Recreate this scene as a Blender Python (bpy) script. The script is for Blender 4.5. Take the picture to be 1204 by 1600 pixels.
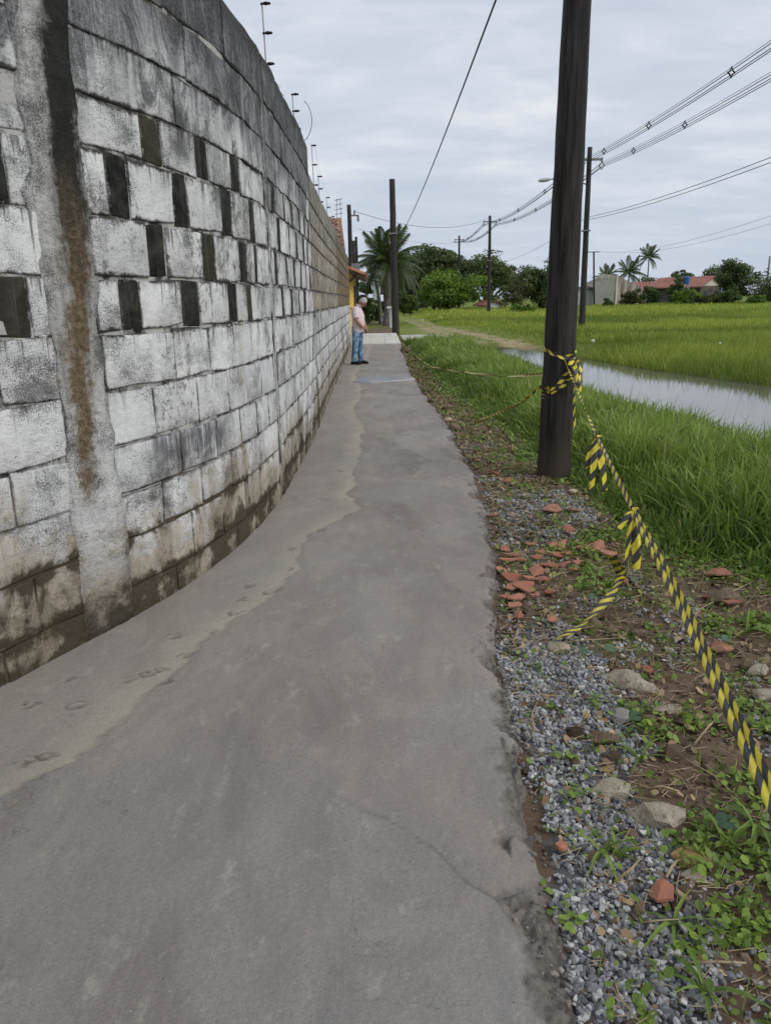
import bpy, bmesh, math, random
import numpy as np
from mathutils import Vector, Matrix
for o in list(bpy.data.objects): bpy.data.objects.remove(o)
SC = bpy.context.scene; COL = SC.collection
rng = np.random.default_rng(11); random.seed(11)
R = math.radians

# ------------------------------------------------------------------ camera
F = 1202.0; CX = 602.0; CY = 800.0; CAMH = 1.6
PITCH = math.atan((800 - 469) / F); ROLL = R(1.1)
fw = np.array([0, math.cos(PITCH), -math.sin(PITCH)])
up0 = np.array([0, math.sin(PITCH), math.cos(PITCH)]); rt0 = np.array([1.0, 0, 0])
rt = rt0 * math.cos(ROLL) - up0 * math.sin(ROLL); up = up0 * math.cos(ROLL) + rt0 * math.sin(ROLL)
CAM = np.array([0, 0, CAMH])
cd = bpy.data.cameras.new('camera'); cam = bpy.data.objects.new('camera', cd); COL.objects.link(cam)
cd.sensor_fit = 'VERTICAL'; cd.sensor_height = 24.0; cd.lens = 24.0 * F / 1600.0
cd.clip_start = 0.05; cd.clip_end = 3000
M = Matrix(((rt[0], up[0], -fw[0], 0), (rt[1], up[1], -fw[1], 0), (rt[2], up[2], -fw[2], CAMH), (0, 0, 0, 1)))
cam.matrix_world = M
SC.camera = cam

# ------------------------------------------------------------------ world: overcast sky, sun behind cloud
SUN_EL, SUN_AZ = R(38), R(116)          # azimuth clockwise from +Y
w = bpy.data.worlds.new('World'); SC.world = w; w.use_nodes = True
nt = w.node_tree; nt.nodes.clear()
def wn(t, **k):
    n = nt.nodes.new(t)
    for a, b in k.items(): setattr(n, a, b)
    return n
out = wn('ShaderNodeOutputWorld'); bg = wn('ShaderNodeBackground'); bg.inputs['Strength'].default_value = 0.1
sky = wn('ShaderNodeTexSky', sky_type='NISHITA'); sky.sun_disc = False
sky.sun_elevation = SUN_EL; sky.sun_rotation = SUN_AZ; sky.dust_density = 2.5
tc = wn('ShaderNodeTexCoord'); sep = wn('ShaderNodeSeparateXYZ')
nt.links.new(tc.outputs['Generated'], sep.inputs[0])
def wm(op, a, b):
    n = wn('ShaderNodeMath', operation=op)
    for i, v in enumerate((a, b)):
        if isinstance(v, (int, float)): n.inputs[i].default_value = v
        else: nt.links.new(v, n.inputs[i])
    return n.outputs[0]
zc = wm('ADD', wm('MAXIMUM', sep.outputs[2], 0.0), 0.16)
cmb = wn('ShaderNodeCombineXYZ')
nt.links.new(wm('DIVIDE', sep.outputs[0], zc), cmb.inputs[0]); nt.links.new(wm('DIVIDE', sep.outputs[1], zc), cmb.inputs[1])
def wnoise(scale, det, rough, dist=0.0, sx=1.0, sy=1.0):
    mp = wn('ShaderNodeMapping'); mp.inputs['Scale'].default_value = (sx, sy, 1); mp.inputs['Rotation'].default_value = (0, 0, .35)
    nt.links.new(cmb.outputs[0], mp.inputs[0])
    n = wn('ShaderNodeTexNoise'); n.inputs['Scale'].default_value = scale; n.inputs['Detail'].default_value = det
    n.inputs['Roughness'].default_value = rough; n.inputs['Distortion'].default_value = dist
    nt.links.new(mp.outputs[0], n.inputs['Vector']); return n.outputs['Fac']
cl = wm('ADD', wm('MULTIPLY', wnoise(1.0, 6, .55, .6, .8, 1.2), .6), wm('MULTIPLY', wnoise(3.4, 7, .6, .4, .8, 1.3), .4))
rp = wn('ShaderNodeValToRGB'); e = rp.color_ramp.elements
e[0].position = .36; e[0].color = (.52, .58, .68, 1); e[1].position = .66; e[1].color = (.78, .80, .83, 1)
m = rp.color_ramp.elements.new(.5); m.color = (.60, .65, .735, 1)
nt.links.new(cl, rp.inputs[0])
hz = wn('ShaderNodeMix', data_type='RGBA'); hz.inputs[7].default_value = (.50, .575, .69, 1)
hf = wn('ShaderNodeMapRange'); hf.inputs[1].default_value = 0.0; hf.inputs[2].default_value = .16; hf.inputs[3].default_value = .75; hf.inputs[4].default_value = 0.0
nt.links.new(sep.outputs[2], hf.inputs[0]); nt.links.new(hf.outputs[0], hz.inputs[0]); nt.links.new(rp.outputs[0], hz.inputs[6])
gain = wn('ShaderNodeVectorMath', operation='SCALE'); gain.inputs['Scale'].default_value = 10.0
nt.links.new(hz.outputs[2], gain.inputs[0])
mx = wn('ShaderNodeMix', data_type='RGBA'); mx.inputs[0].default_value = .93
nt.links.new(sky.outputs[0], mx.inputs[6]); nt.links.new(gain.outputs[0], mx.inputs[7])
nt.links.new(mx.outputs[2], bg.inputs[0]); nt.links.new(bg.outputs[0], out.inputs[0])

sl = bpy.data.lights.new('sun', 'SUN'); sl.energy = 1.5; sl.angle = R(38); sl.color = (1.0, .965, .91)
so = bpy.data.objects.new('sun', sl); COL.objects.link(so)
sd = Vector((math.sin(SUN_AZ) * math.cos(SUN_EL), math.cos(SUN_AZ) * math.cos(SUN_EL), math.sin(SUN_EL)))
so.rotation_euler = (-sd).to_track_quat('-Z', 'Y').to_euler(); so.location = (0, -5, 30)
vs = SC.view_settings; vs.view_transform = 'Standard'; vs.look = 'None'; vs.exposure = 0.12; vs.gamma = 1.0; vs.use_curve_mapping = False

# ------------------------------------------------------------------ pixel helpers
def ray(x, y): return fw + rt * (x - CX) / F - up * (y - CY) / F
def g(x, y, z=0.0):
    d = ray(x, y); return CAM + d * ((z - CAMH) / d[2])
def aty(x, y, Y):
    d = ray(x, y); return CAM + d * (Y / d[1])
def px2m(Y): return Y * 1.03 / F

# ------------------------------------------------------------------ mesh helpers
def vnoise2(x, y, seed=0):
    x = np.asarray(x, float); y = np.asarray(y, float)
    xi = np.floor(x).astype(np.int64); yi = np.floor(y).astype(np.int64); xf = x - xi; yf = y - yi
    def h(a, b):
        n = (a * 374761393 + b * 668265263 + seed * 974711) & 0x7fffffff
        n = ((n ^ (n >> 13)) * 1274126177) & 0x7fffffff
        return ((n ^ (n >> 16)) & 0xffff) / 65535.0
    u = xf * xf * (3 - 2 * xf); v = yf * yf * (3 - 2 * yf)
    return (h(xi, yi) * (1 - u) + h(xi + 1, yi) * u) * (1 - v) + (h(xi, yi + 1) * (1 - u) + h(xi + 1, yi + 1) * u) * v
def fbm(x, y, o=4, seed=0):
    s = 0; a = .5; t = 0
    for i in range(o): s = s + a * vnoise2(x * 2 ** i, y * 2 ** i, seed + i); t += a; a *= .5
    return s / t
def sstep(a, b, x): t = np.clip((np.asarray(x, float) - a) / (b - a), 0, 1); return t * t * (3 - 2 * t)

def link(o, parent=None):
    COL.objects.link(o)
    if parent is not None: o.parent = parent
    return o
def wloc(o):
    v = np.zeros(3)
    while o is not None: v += np.array(o.location); o = o.parent
    return v
def fastmesh(name, V, faces, attrs=None, smooth=False):
    """faces: list of int arrays (n,3) or (n,4)"""
    me = bpy.data.meshes.new(name); V = np.asarray(V, np.float32)
    me.vertices.add(len(V)); me.vertices.foreach_set('co', V.ravel())
    idx = np.concatenate([f.ravel() for f in faces]).astype(np.int32)
    tot = np.concatenate([np.full(len(f), f.shape[1]) for f in faces]).astype(np.int32)
    st = np.concatenate([[0], np.cumsum(tot)[:-1]]).astype(np.int32)
    me.loops.add(len(idx)); me.loops.foreach_set('vertex_index', idx)
    me.polygons.add(len(tot)); me.polygons.foreach_set('loop_start', st); me.polygons.foreach_set('loop_total', tot)
    me.update(calc_edges=True); me.validate()
    me.polygons.foreach_set('use_smooth', np.full(len(me.polygons), smooth))
    for k, a in (attrs or {}).items():
        a = np.asarray(a, np.float32)
        if a.ndim == 1: at = me.attributes.new(k, 'FLOAT', 'POINT'); at.data.foreach_set('value', a)
        else: at = me.attributes.new(k, 'FLOAT_VECTOR', 'POINT'); at.data.foreach_set('vector', a.ravel())
    return me

class MB:
    """collects shapes, in world coordinates, into one mesh"""
    def __init__(s): s.v = []; s.f = []; s.uv = {}; s.tone = []; s.t = 0.5
    def add(s, vs, fs):
        b = len(s.v); s.v += [tuple(map(float, p)) for p in vs]; s.f += [tuple(i + b for i in f) for f in fs]
        s.tone += [s.t] * (len(s.v) - len(s.tone)); return s
    def box(s, a, b, rz=0.0, jit=0.0):
        (x0, y0, z0), (x1, y1, z1) = a, b
        P = np.array([(x0, y0, z0), (x1, y0, z0), (x1, y1, z0), (x0, y1, z0), (x0, y0, z1), (x1, y0, z1), (x1, y1, z1), (x0, y1, z1)], float)
        if jit: P = P + rng.normal(0, jit, P.shape)
        if rz:
            c = P.mean(0); q = P - c; P = c + np.stack([q[:, 0] * math.cos(rz) - q[:, 1] * math.sin(rz), q[:, 0] * math.sin(rz) + q[:, 1] * math.cos(rz), q[:, 2]], 1)
        return s.add(P, [(0, 3, 2, 1), (4, 5, 6, 7), (0, 1, 5, 4), (1, 2, 6, 5), (2, 3, 7, 6), (3, 0, 4, 7)])
    def tube(s, pts, rad, n=8, cap=True, flat=None):
        pts = [np.array(p, float) for p in pts]; k = len(pts)
        if np.isscalar(rad): rad = [rad] * k
        V = []; ref = None
        for i, p in enumerate(pts):
            d = pts[min(i + 1, k - 1)] - pts[max(i - 1, 0)]; d = d / (np.linalg.norm(d) + 1e-9)
            if ref is None:
                a = np.array([0, 0, 1.]) if abs(d[2]) < .9 else np.array([1., 0, 0]); ref = np.cross(d, a)
            ref = ref - d * (ref @ d); ref /= np.linalg.norm(ref) + 1e-9; b = np.cross(d, ref)
            for j in range(n):
                t = 2 * math.pi * j / n; V.append(p + rad[i] * (ref * math.cos(t) + b * math.sin(t)))
        Fs = [(i * n + j, i * n + (j + 1) % n, (i + 1) * n + (j + 1) % n, (i + 1) * n + j) for i in range(k - 1) for j in range(n)]
        if cap: Fs += [tuple(range(n - 1, -1, -1)), tuple(range((k - 1) * n, k * n))]
        return s.add(V, Fs)
    def loft(s, rings, cap=True):
        n = len(rings[0]); V = [p for r in rings for p in r]; k = len(rings)
        Fs = [(i * n + j, i * n + (j + 1) % n, (i + 1) * n + (j + 1) % n, (i + 1) * n + j) for i in range(k - 1) for j in range(n)]
        if cap: Fs += [tuple(range(n - 1, -1, -1)), tuple(range((k - 1) * n, k * n))]
        return s.add(V, Fs)
    def ball(s, c, r, n=8, m=5, sq=(1, 1, 1)):
        rings = []
        for i in range(m + 1):
            t = math.pi * (.04 + .92 * i / m)
            rings.append([(c[0] + r * sq[0] * math.sin(t) * math.cos(2 * math.pi * j / n), c[1] + r * sq[1] * math.sin(t) * math.sin(2 * math.pi * j / n), c[2] - r * sq[2] * math.cos(t)) for j in range(n)])
        return s.loft(rings)
    def build(s, name, mat, parent=None, smooth=False):
        me = bpy.data.meshes.new(name); off = wloc(parent)
        me.from_pydata([(p[0] - off[0], p[1] - off[1], p[2] - off[2]) for p in s.v], [], s.f); me.update()
        if smooth: me.polygons.foreach_set('use_smooth', [True] * len(me.polygons))
        at = me.attributes.new('tone', 'FLOAT', 'POINT'); at.data.foreach_set('value', s.tone)
        if mat: me.materials.append(mat)
        return link(bpy.data.objects.new(name, me), parent)

def tag(o, label=None, cat=None, group=None, kind=None):
    if label: o['label'] = label
    if cat: o['category'] = cat
    if group: o['group'] = group
    if kind: o['kind'] = kind
    return o
def thing(name, label, cat, loc=(0, 0, 0), group=None):
    o = bpy.data.objects.new(name, None); o.location = [float(v) for v in loc]; o.empty_display_size = .2
    return tag(link(o), label, cat, group)
def objm(name, me, mat, parent=None):
    if mat: me.materials.clear(); me.materials.append(mat)
    return link(bpy.data.objects.new(name, me), parent)

# ------------------------------------------------------------------ material helpers
class NT:
    def __init__(s, name, rough=.85, spec=.3):
        s.m = bpy.data.materials.new(name); s.m.use_nodes = True; s.t = s.m.node_tree; s.t.nodes.clear()
        s.o = s.n('ShaderNodeOutputMaterial'); s.b = s.n('ShaderNodeBsdfPrincipled'); s.t.links.new(s.b.outputs[0], s.o.inputs[0])
        s.b.inputs['Roughness'].default_value = rough; s.b.inputs['Specular IOR Level'].default_value = spec
    def n(s, t, **k):
        n = s.t.nodes.new(t)
        for a, b in k.items(): setattr(n, a, b)
        return n
    def put(s, sock, v):
        if isinstance(v, bpy.types.NodeSocket): s.t.links.new(v, sock)
        elif isinstance(v, (int, float)): sock.default_value = v
        else: sock.default_value = tuple(v) + ((1,) if len(v) == 3 and sock.type == 'RGBA' else ())
    def pos(s): return s.n('ShaderNodeNewGeometry').outputs['Position']
    def obj(s): return s.n('ShaderNodeTexCoord').outputs['Object']
    def attr(s, a): return s.n('ShaderNodeAttribute', attribute_name=a).outputs['Fac']
    def attrv(s, a): return s.n('ShaderNodeAttribute', attribute_name=a).outputs['Vector']
    def uv(s): return s.n('ShaderNodeUVMap').outputs[0]
    def mapv(s, v, sc=(1, 1, 1), loc=(0, 0, 0)):
        n = s.n('ShaderNodeMapping'); s.put(n.inputs[0], v); n.inputs['Scale'].default_value = sc; n.inputs['Location'].default_value = loc; return n.outputs[0]
    def noise(s, v, sc, det=4, ro=.55, di=0.0, col=False):
        n = s.n('ShaderNodeTexNoise'); s.put(n.inputs['Vector'], v); n.inputs['Scale'].default_value = sc; n.inputs['Detail'].default_value = det
        n.inputs['Roughness'].default_value = ro; n.inputs['Distortion'].default_value = di; return n.outputs['Color' if col else 'Fac']
    def vor(s, v, sc, feat='F1'):
        n = s.n('ShaderNodeTexVoronoi', feature=feat); s.put(n.inputs['Vector'], v); n.inputs['Scale'].default_value = sc; return n.outputs[0]
    def ramp(s, f, *st):
        n = s.n('ShaderNodeValToRGB'); s.put(n.inputs[0], f); el = n.color_ramp.elements
        while len(el) < len(st): el.new(.5)
        for i, (p, c) in enumerate(st):
            el[i].position = p; el[i].color = (c, c, c, 1) if isinstance(c, (int, float)) else (*c, 1)
        return n.outputs[0]
    def rng(s, f, a, b, c=0.0, d=1.0, smooth=True):
        n = s.n('ShaderNodeMapRange', interpolation_type='SMOOTHSTEP' if smooth else 'LINEAR')
        for i, v in enumerate((f, a, b, c, d)): s.put(n.inputs[i], v)
        return n.outputs[0]
    def mix(s, f, a, b, mode='MIX'):
        n = s.n('ShaderNodeMix', data_type='RGBA', blend_type=mode); s.put(n.inputs[0], f); s.put(n.inputs[6], a); s.put(n.inputs[7], b); return n.outputs[2]
    def ma(s, op, a, b=0.0, c=None):
        n = s.n('ShaderNodeMath', operation=op); s.put(n.inputs[0], a); s.put(n.inputs[1], b)
        if c is not None: s.put(n.inputs[2], c)
        return n.outputs[0]
    def sepv(s, v): n = s.n('ShaderNodeSeparateXYZ'); s.put(n.inputs[0], v); return n.outputs
    def col(s, v): s.put(s.b.inputs['Base Color'], v); return s
    def rough(s, v): s.put(s.b.inputs['Roughness'], v); return s
    def bump(s, h, st=.3, d=.01):
        n = s.n('ShaderNodeBump'); n.inputs['Strength'].default_value = st; n.inputs['Distance'].default_value = d; s.put(n.inputs['Height'], h)
        s.t.links.new(n.outputs[0], s.b.inputs['Normal']); return s

def simple(name, c0, c1, sc=6.0, rough=.85, bump=.2, bd=.004, spec=.3, det=5):
    k = NT(name, rough, spec); p = k.pos(); f = k.noise(p, sc, det, .6)
    k.col(k.mix(k.rng(f, .3, .7), c0, c1)); k.bump(k.noise(p, sc * 6, 4, .6), bump, bd); return k.m
def leafmat(name, c0, c1, rough=.5, trans=.25):
    k = NT(name, rough, .35); c = k.mix(k.attr('tone'), c0, c1); k.col(c)
    tr = k.n('ShaderNodeBsdfTranslucent'); k.put(tr.inputs[0], k.mix(.5, c, (c1[0] * 1.3, c1[1] * 1.3, c1[2]), 'MIX'))
    ms = k.n('ShaderNodeMixShader'); ms.inputs[0].default_value = trans
    k.t.links.new(k.b.outputs[0], ms.inputs[1]); k.t.links.new(tr.outputs[0], ms.inputs[2]); k.t.links.new(ms.outputs[0], k.o.inputs[0]); return k.m
MAT = {}
# ------------------------------------------------------------------ layout curves
PL = np.array([(-2.9, .5), (-2.25, 1.9), (-1.7, 3.06), (-1.6, 3.28), (-1.5, 3.52), (-1.35, 3.82), (-1.18, 4.26), (-1.07, 4.72), (-1.0, 5.05), (-.93, 5.6), (-.88, 6.39),
               (-.86, 7.42), (-.85, 9.01), (-.9, 11.79), (-.94, 13.89), (-.97, 16.85), (-1.06, 22.6), (-1.16, 29.1)])
PS = np.concatenate([[0], np.cumsum(np.hypot(*np.diff(PL, axis=0).T))])
SS = np.arange(0, PS[-1], .02); WX = np.interp(SS, PS, PL[:, 0]); WY = np.interp(SS, PS, PL[:, 1])
ker = np.ones(31) / 31
def _sm(a):
    b = np.concatenate([a[0] + (a[0] - a[15:0:-1]), a, a[-1] + (a[-1] - a[-2:-17:-1])]); return np.convolve(b, ker, 'valid')
WX, WY = _sm(WX), _sm(WY)
TXs = np.gradient(WX, SS); TYs = np.gradient(WY, SS); _l = np.hypot(TXs, TYs); TXs /= _l; TYs /= _l
SMAX = SS[-1]
def wall(s, z, off=0.0):
    """point on the wall: s metres along its foot, z up, off metres out towards the path"""
    x = np.interp(s, SS, WX); y = np.interp(s, SS, WY); tx = np.interp(s, SS, TXs); ty = np.interp(s, SS, TYs)
    return np.array([x + ty * off, y - tx * off, z])
def s_at(px, py):
    """distance along the wall seen at a pixel"""
    d = ray(px, py); t = (WX * d[1] - WY * d[0]); i = np.where(np.sign(t[:-1]) != np.sign(t[1:]))[0]
    return SS[i[0]] if len(i) else None
def xw(y): return np.interp(y, WY, WX, left=None)
XR = np.array([(-4, .38), (1.38, .43), (2.19, .47), (2.72, .50), (3.43, .53), (4.0, .62), (4.68, .70), (6.15, .83), (7.1, .87), (8.4, .86), (10.3, .86), (14.1, .72), (18, .64), (28.6, .65), (40, .65)])
def xr(y): return np.interp(y, XR[:, 0], XR[:, 1])
def curve_px(pts, z=0.0): return np.array([g(a, b, z)[:2] for a, b in pts])
TB = curve_px([(-60, 1290), (20, 1232), (130, 1170), (200, 1112), (260, 1060), (330, 992), (420, 937), (468, 888), (478, 850), (508, 822), (566, 795), (548, 772), (562, 705), (570, 665), (552, 640), (566, 615), (556, 585), (575, 560)])
TB = TB[np.argsort(TB[:, 1])]
SEAM = curve_px([(418, 1182), (471, 1211), (528, 1246), (614, 1286), (671, 1321), (728, 1375), (768, 1400), (807, 1457), (857, 1535), (890, 1640)])
def seg_dist(px, py, pts):
    best = np.full(np.shape(px), 1e9); side = np.zeros(np.shape(px))
    for (a, b) in zip(pts[:-1], pts[1:]):
        e = b - a; L2 = e @ e; t = np.clip(((px - a[0]) * e[0] + (py - a[1]) * e[1]) / L2, 0, 1)
        dx = px - (a[0] + t * e[0]); dy = py - (a[1] + t * e[1]); d = np.hypot(dx, dy)
        sd_ = np.sign(e[0] * dy - e[1] * dx); k = d < best; best = np.where(k, d, best); side = np.where(k, sd_, side)
    return best, side
def inpoly(px, py, poly):
    c = np.zeros(np.shape(px), bool); n = len(poly)
    for i in range(n):
        x0, y0 = poly[i]; x1, y1 = poly[(i + 1) % n]
        k = ((y0 > py) != (y1 > py)) & (px < (x1 - x0) * (py - y0) / (y1 - y0 + 1e-12) + x0); c ^= k
    return c
# channel of flood water
NEAR = curve_px([(1204, 690), (1100, 654), (1000, 628), (905, 602), (850, 578), (800, 554), (748, 543)], .12)
FAR = curve_px([(742, 541.5), (800, 545), (860, 552), (905, 562), (1000, 578), (1100, 592), (1204, 606)], -.18)
CHAN = np.concatenate([[(14, -9), (8.5, -1), (5.6, 4.2)], NEAR, FAR, [(12.5, 11), (22, 5), (30, -9)]])
GRB = curve_px([(1300, 960), (1204, 925), (1100, 885), (1010, 865), (950, 800), (890, 752), (815, 692), (706, 612), (660, 574), (634, 542)], -.04)   # where the long grass begins
RUT = [curve_px([(832, 544), (800, 536), (759, 526), (715, 517), (686, 511), (659, 501), (632, 495), (640, 489)], -.05), curve_px([(780, 545), (720, 530), (690, 520), (668, 512), (640, 501), (622, 496)], -.05)]
def chan_d(x, y):
    d, _ = seg_dist(x, y, np.concatenate([CHAN, CHAN[:1]])); return np.where(inpoly(x, y, CHAN), d, -d)
def rut_d(x, y): return np.minimum(seg_dist(x, y, RUT[0])[0], seg_dist(x, y, RUT[1])[0])
def terrain(x, y):
    x = np.asarray(x, float); y = np.asarray(y, float)
    c = chan_d(x, y)
    z = -.055 + .05 * (fbm(x * 1.3, y * 1.3, 4, 5) - .5) + .06 * (fbm(x * .25, y * .25, 3, 9) - .5) * sstep(2, 8, np.hypot(x, y))
    z = z + .03 * (fbm(x * 9, y * 9, 3, 2) - .5) * (np.hypot(x, y) < 9)
    z = np.where(c > 0, -.175 - np.minimum(.35, c * .35), np.minimum(z, -.17 + .11 * sstep(0, .9, -c) + 1.0 * sstep(.6, 1.2, -c)))
    z = z - .05 * np.exp(-(rut_d(x, y) / .35) ** 2)
    e = xr(y) - x; k = (y < 30) & (e > .13) & (x > -1.4); z = np.where(k, -.09, z)              # under the path
    z = np.where((y >= 27.5) & (y < 37.5) & (x < 3.2) & (x > -1.6), -.1, z)
    return z

# ------------------------------------------------------------------ ground
def spaced(*seg):
    o = []
    for a, b, st in seg: o.append(np.arange(a, b, st))
    return np.concatenate(o + [[seg[-1][1]]])
gx = spaced((-900, -100, 200), (-100, -20, 20), (-20, -2, 2), (-2, .4, .4), (.4, 2.6, .035), (2.6, 8, .12), (8, 24, .8), (24, 110, 8), (110, 900, 200))
gy = spaced((-300, -20, 70), (-20, 0, 2), (0, 1.2, .3), (1.2, 5.5, .035), (5.5, 12, .12), (12, 30, .35), (30, 60, 1.2), (60, 160, 8), (160, 1600, 240))
GX, GY = np.meshgrid(gx, gy); GZ = terrain(GX, GY)
def gridfaces(r, c):
    i = np.arange(r - 1)[:, None] * c + np.arange(c - 1)[None]; i = i.ravel(); return np.stack([i, i + 1, i + c + 1, i + c], 1)
dG, sG = seg_dist(GX, GY, GRB); grass_side = np.where(sG < 0, dG, -dG)         # + on the grass side
GRAVEL = [curve_px([(858, 1275), (960, 1228), (1000, 1262), (1060, 1340), (1105, 1440), (1130, 1640), (895, 1660), (868, 1450)], -.05),
          curve_px([(772, 1010), (860, 955), (930, 1000), (950, 1090), (1000, 1150), (985, 1250), (858, 1275), (828, 1190), (795, 1110)], -.05),
          curve_px([(775, 782), (870, 765), (935, 800), (900, 850), (820, 872), (782, 845)], -.05)]
ga = np.zeros(GX.shape)
for P in GRAVEL: ga = np.maximum(ga, inpoly(GX, GY, P))
me = fastmesh('ground', np.stack([GX, GY, GZ], -1).reshape(-1, 3), [gridfaces(len(gy), len(gx))],
              {'grass': sstep(-.15, .3, grass_side + .5 * (fbm(GX * 2, GY * 2, 3, 3) - .5)).ravel(), 'gravel': ga.ravel(), 'rut': (np.exp(-(rut_d(GX, GY) / .5) ** 2) * sstep(80, 55, GY) + .30 * sstep(2.6, .3, rut_d(GX, GY)) * (GY < 48) * (GY > 22)).clip(0, 1).ravel(),
               'water': sstep(-.45, .05, chan_d(GX, GY)).ravel()}, True)
k = NT('ground', .95, .2); p = k.pos()
soil = k.mix(k.noise(p, 3.0, 6, .6), (.06, .04, .027), (.21, .145, .098))
soil = k.mix(k.rng(k.noise(p, 40, 5, .7), .55, .75), soil, (.22, .18, .14))
turf = k.mix(k.noise(p, 1.2, 6, .65), (.055, .08, .018), (.14, .18, .04))
turf = k.mix(k.rng(k.sepv(p)[1], 18, 45), turf, k.mix(k.noise(p, .35, 6, .6), (.095, .135, .024), (.19, .235, .042)))
c = k.mix(k.attr('grass'), soil, turf)
c = k.mix(k.attr('gravel'), c, k.mix(k.noise(p, 60, 3), (.06, .06, .065), (.16, .16, .165)))
c = k.mix(k.ma('MULTIPLY', k.attr('rut'), k.rng(k.noise(p, .9, 5, .6), .25, .6)), c, k.mix(k.noise(p, 2, 4), (.24, .20, .08), (.46, .375, .25)))
c = k.mix(k.attr('water'), c, (.055, .05, .022))
k.col(c).bump(k.noise(p, 55, 6, .7), .6, .012)
ground = tag(objm('ground', me, k.m), kind='structure')

# ------------------------------------------------------------------ flood water
k = NT('water', .06, .5); k.b.inputs['IOR'].default_value = 1.33; p = k.pos()
k.col((.13, .125, .10)); k.bump(k.noise(p, 2.2, 3, .5), .05, .02)
V = []; 
wx = np.linspace(2.2, 32, 60); wy = np.linspace(-9, 28, 60); AX, AY = np.meshgrid(wx, wy); keep = chan_d(AX, AY) > -1.1
V = np.stack([AX, AY, np.full(AX.shape, -.165)], -1).reshape(-1, 3); fc = gridfaces(60, 60); fc = fc[keep.ravel()[fc].any(1)]
used = np.unique(fc); rm = np.zeros(len(V), int); rm[used] = np.arange(len(used))
tag(objm('water', fastmesh('water', V[used], [rm[fc]]), k.m), kind='structure')

# ------------------------------------------------------------------ concrete path
py = spaced((-2.5, 1.15, .1), (1.15, 3.2, .008), (3.2, 5.5, .014), (5.5, 10, .03), (10, 28.5, .1)); NU = 172
u = np.linspace(0, 1, NU); u = np.where(u < .62, u * .88 / .62, .88 + (u - .62) * .12 / .38)
left = np.interp(py, WY, WX); left = np.where(py < WY[0], WX[0] + (WX[1] - WX[0]) / (WY[1] - WY[0]) * (py - WY[0]), left) - .05
edge = xr(py) + .055 * (fbm(py * 2.3, py * 0, 4, 21) - .5) * 2 + .022 * (fbm(py * 11 + 3 * fbm(py * 2, py * 0, 2, 24), py * 0, 4, 22) - .5) * 2 + .010 * (fbm(py * 45, py * 0, 3, 23) - .5) * 2
U, PY = np.meshgrid(u, py); PX = left[:, None] + (edge - left)[:, None] * U
PZ = .012 * (fbm(PX * 1.2, PY * 1.2, 3, 31) - .5) + .004 * (fbm(PX * 7, PY * 4, 3, 32) - .5) + .0016 * (fbm(PX * 40, PY * 40, 2, 33) - .5)
rag = .11 * (fbm(PY * 4, PY * 0, 4, 40) - .5) + .05 * (fbm(PY * 19, PX * 14, 4, 41) - .5)
tb = PX - (np.interp(PY, TB[:, 1], TB[:, 0]) + rag)                     # <0 on the older strip along the wall
old = sstep(.012, -.006, tb); PZ -= .007 * old
tan = old * sstep(-.24, -.015, tb) * (.1 + .9 * fbm(PX * 3, PY * 1.5, 4, 44))
ds, ss_ = seg_dist(PX + .03 * (fbm(PX * 12, PY * 12, 4, 45) - .5), PY + .03 * (fbm(PX * 12, PY * 12, 4, 46) - .5), SEAM)
step_in = (ss_ < 0) * sstep(.25, .0, ds) if False else None
side = np.where(ss_ > 0, 1, -1)                                           # which side of the seam
fade = sstep(0, .5, PX - SEAM[0][0])
PZ += .005 * fade * np.exp(-(ds / .10)) * (side < 0) - .006 * fade * np.exp(-(ds / .008) ** 2) * (fbm(PX * 9, PY * 9, 2, 47) > .38)
ew = (edge[:, None] - PX)                                                # distance in from the right edge
lump = fbm(PX * 26, PY * 26, 4, 51); big = fbm(PX * 9, PY * 9, 3, 52)
slz = np.clip((PX - np.interp(-PY, -SEAM[6:, 1], SEAM[6:, 0])) * 30 + .3 * (lump - .5), 0, 1) * sstep(1.84, 1.76, PY)
sl2 = sstep(.10, .03, ew + .16 * (big - .5)) * (.25 + .75 * (fbm(PX * 2, PY * 2, 3, 53) > .42))
slump = np.maximum(slz, sl2 * .9)
PZ += slump * ((lump - .5) * .05 + (fbm(PX * 75, PY * 75, 3, 54) - .5) * .022 - .014) - .06 * sstep(.016, -.002, ew) - .028 * sstep(.07, .0, ew + .05 * (big - .5))
wr = PX + 0; crackd = seg_dist(PX + .01 * (fbm(PX * 20, PY * 20, 2, 60) - .5), PY, curve_px([(782, 1152), (795, 1185), (803, 1215), (812, 1245)]))[0]
PZ -= .008 * np.exp(-(crackd / .006) ** 2)
dirt = np.zeros(PX.shape) + .8 * np.exp(-(crackd / .008) ** 2) + .5 * fade * np.exp(-(ds / .007) ** 2)
prints = [(48, 1185), (35, 1192), (125, 1100), (110, 1103), (278, 991), (268, 993), (250, 1045), (238, 1050), (225, 1052), (360, 958), (372, 955), (388, 915), (376, 935), (430, 922), (415, 926), (505, 828), (498, 830), (452, 888), (455, 857),
          (533, 735), (528, 733), (543, 781), (200, 1060), (108, 1060), (45, 1100), (290, 1022), (540, 690), (550, 660), (330, 985), (258, 1066), (70, 1180)]
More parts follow.
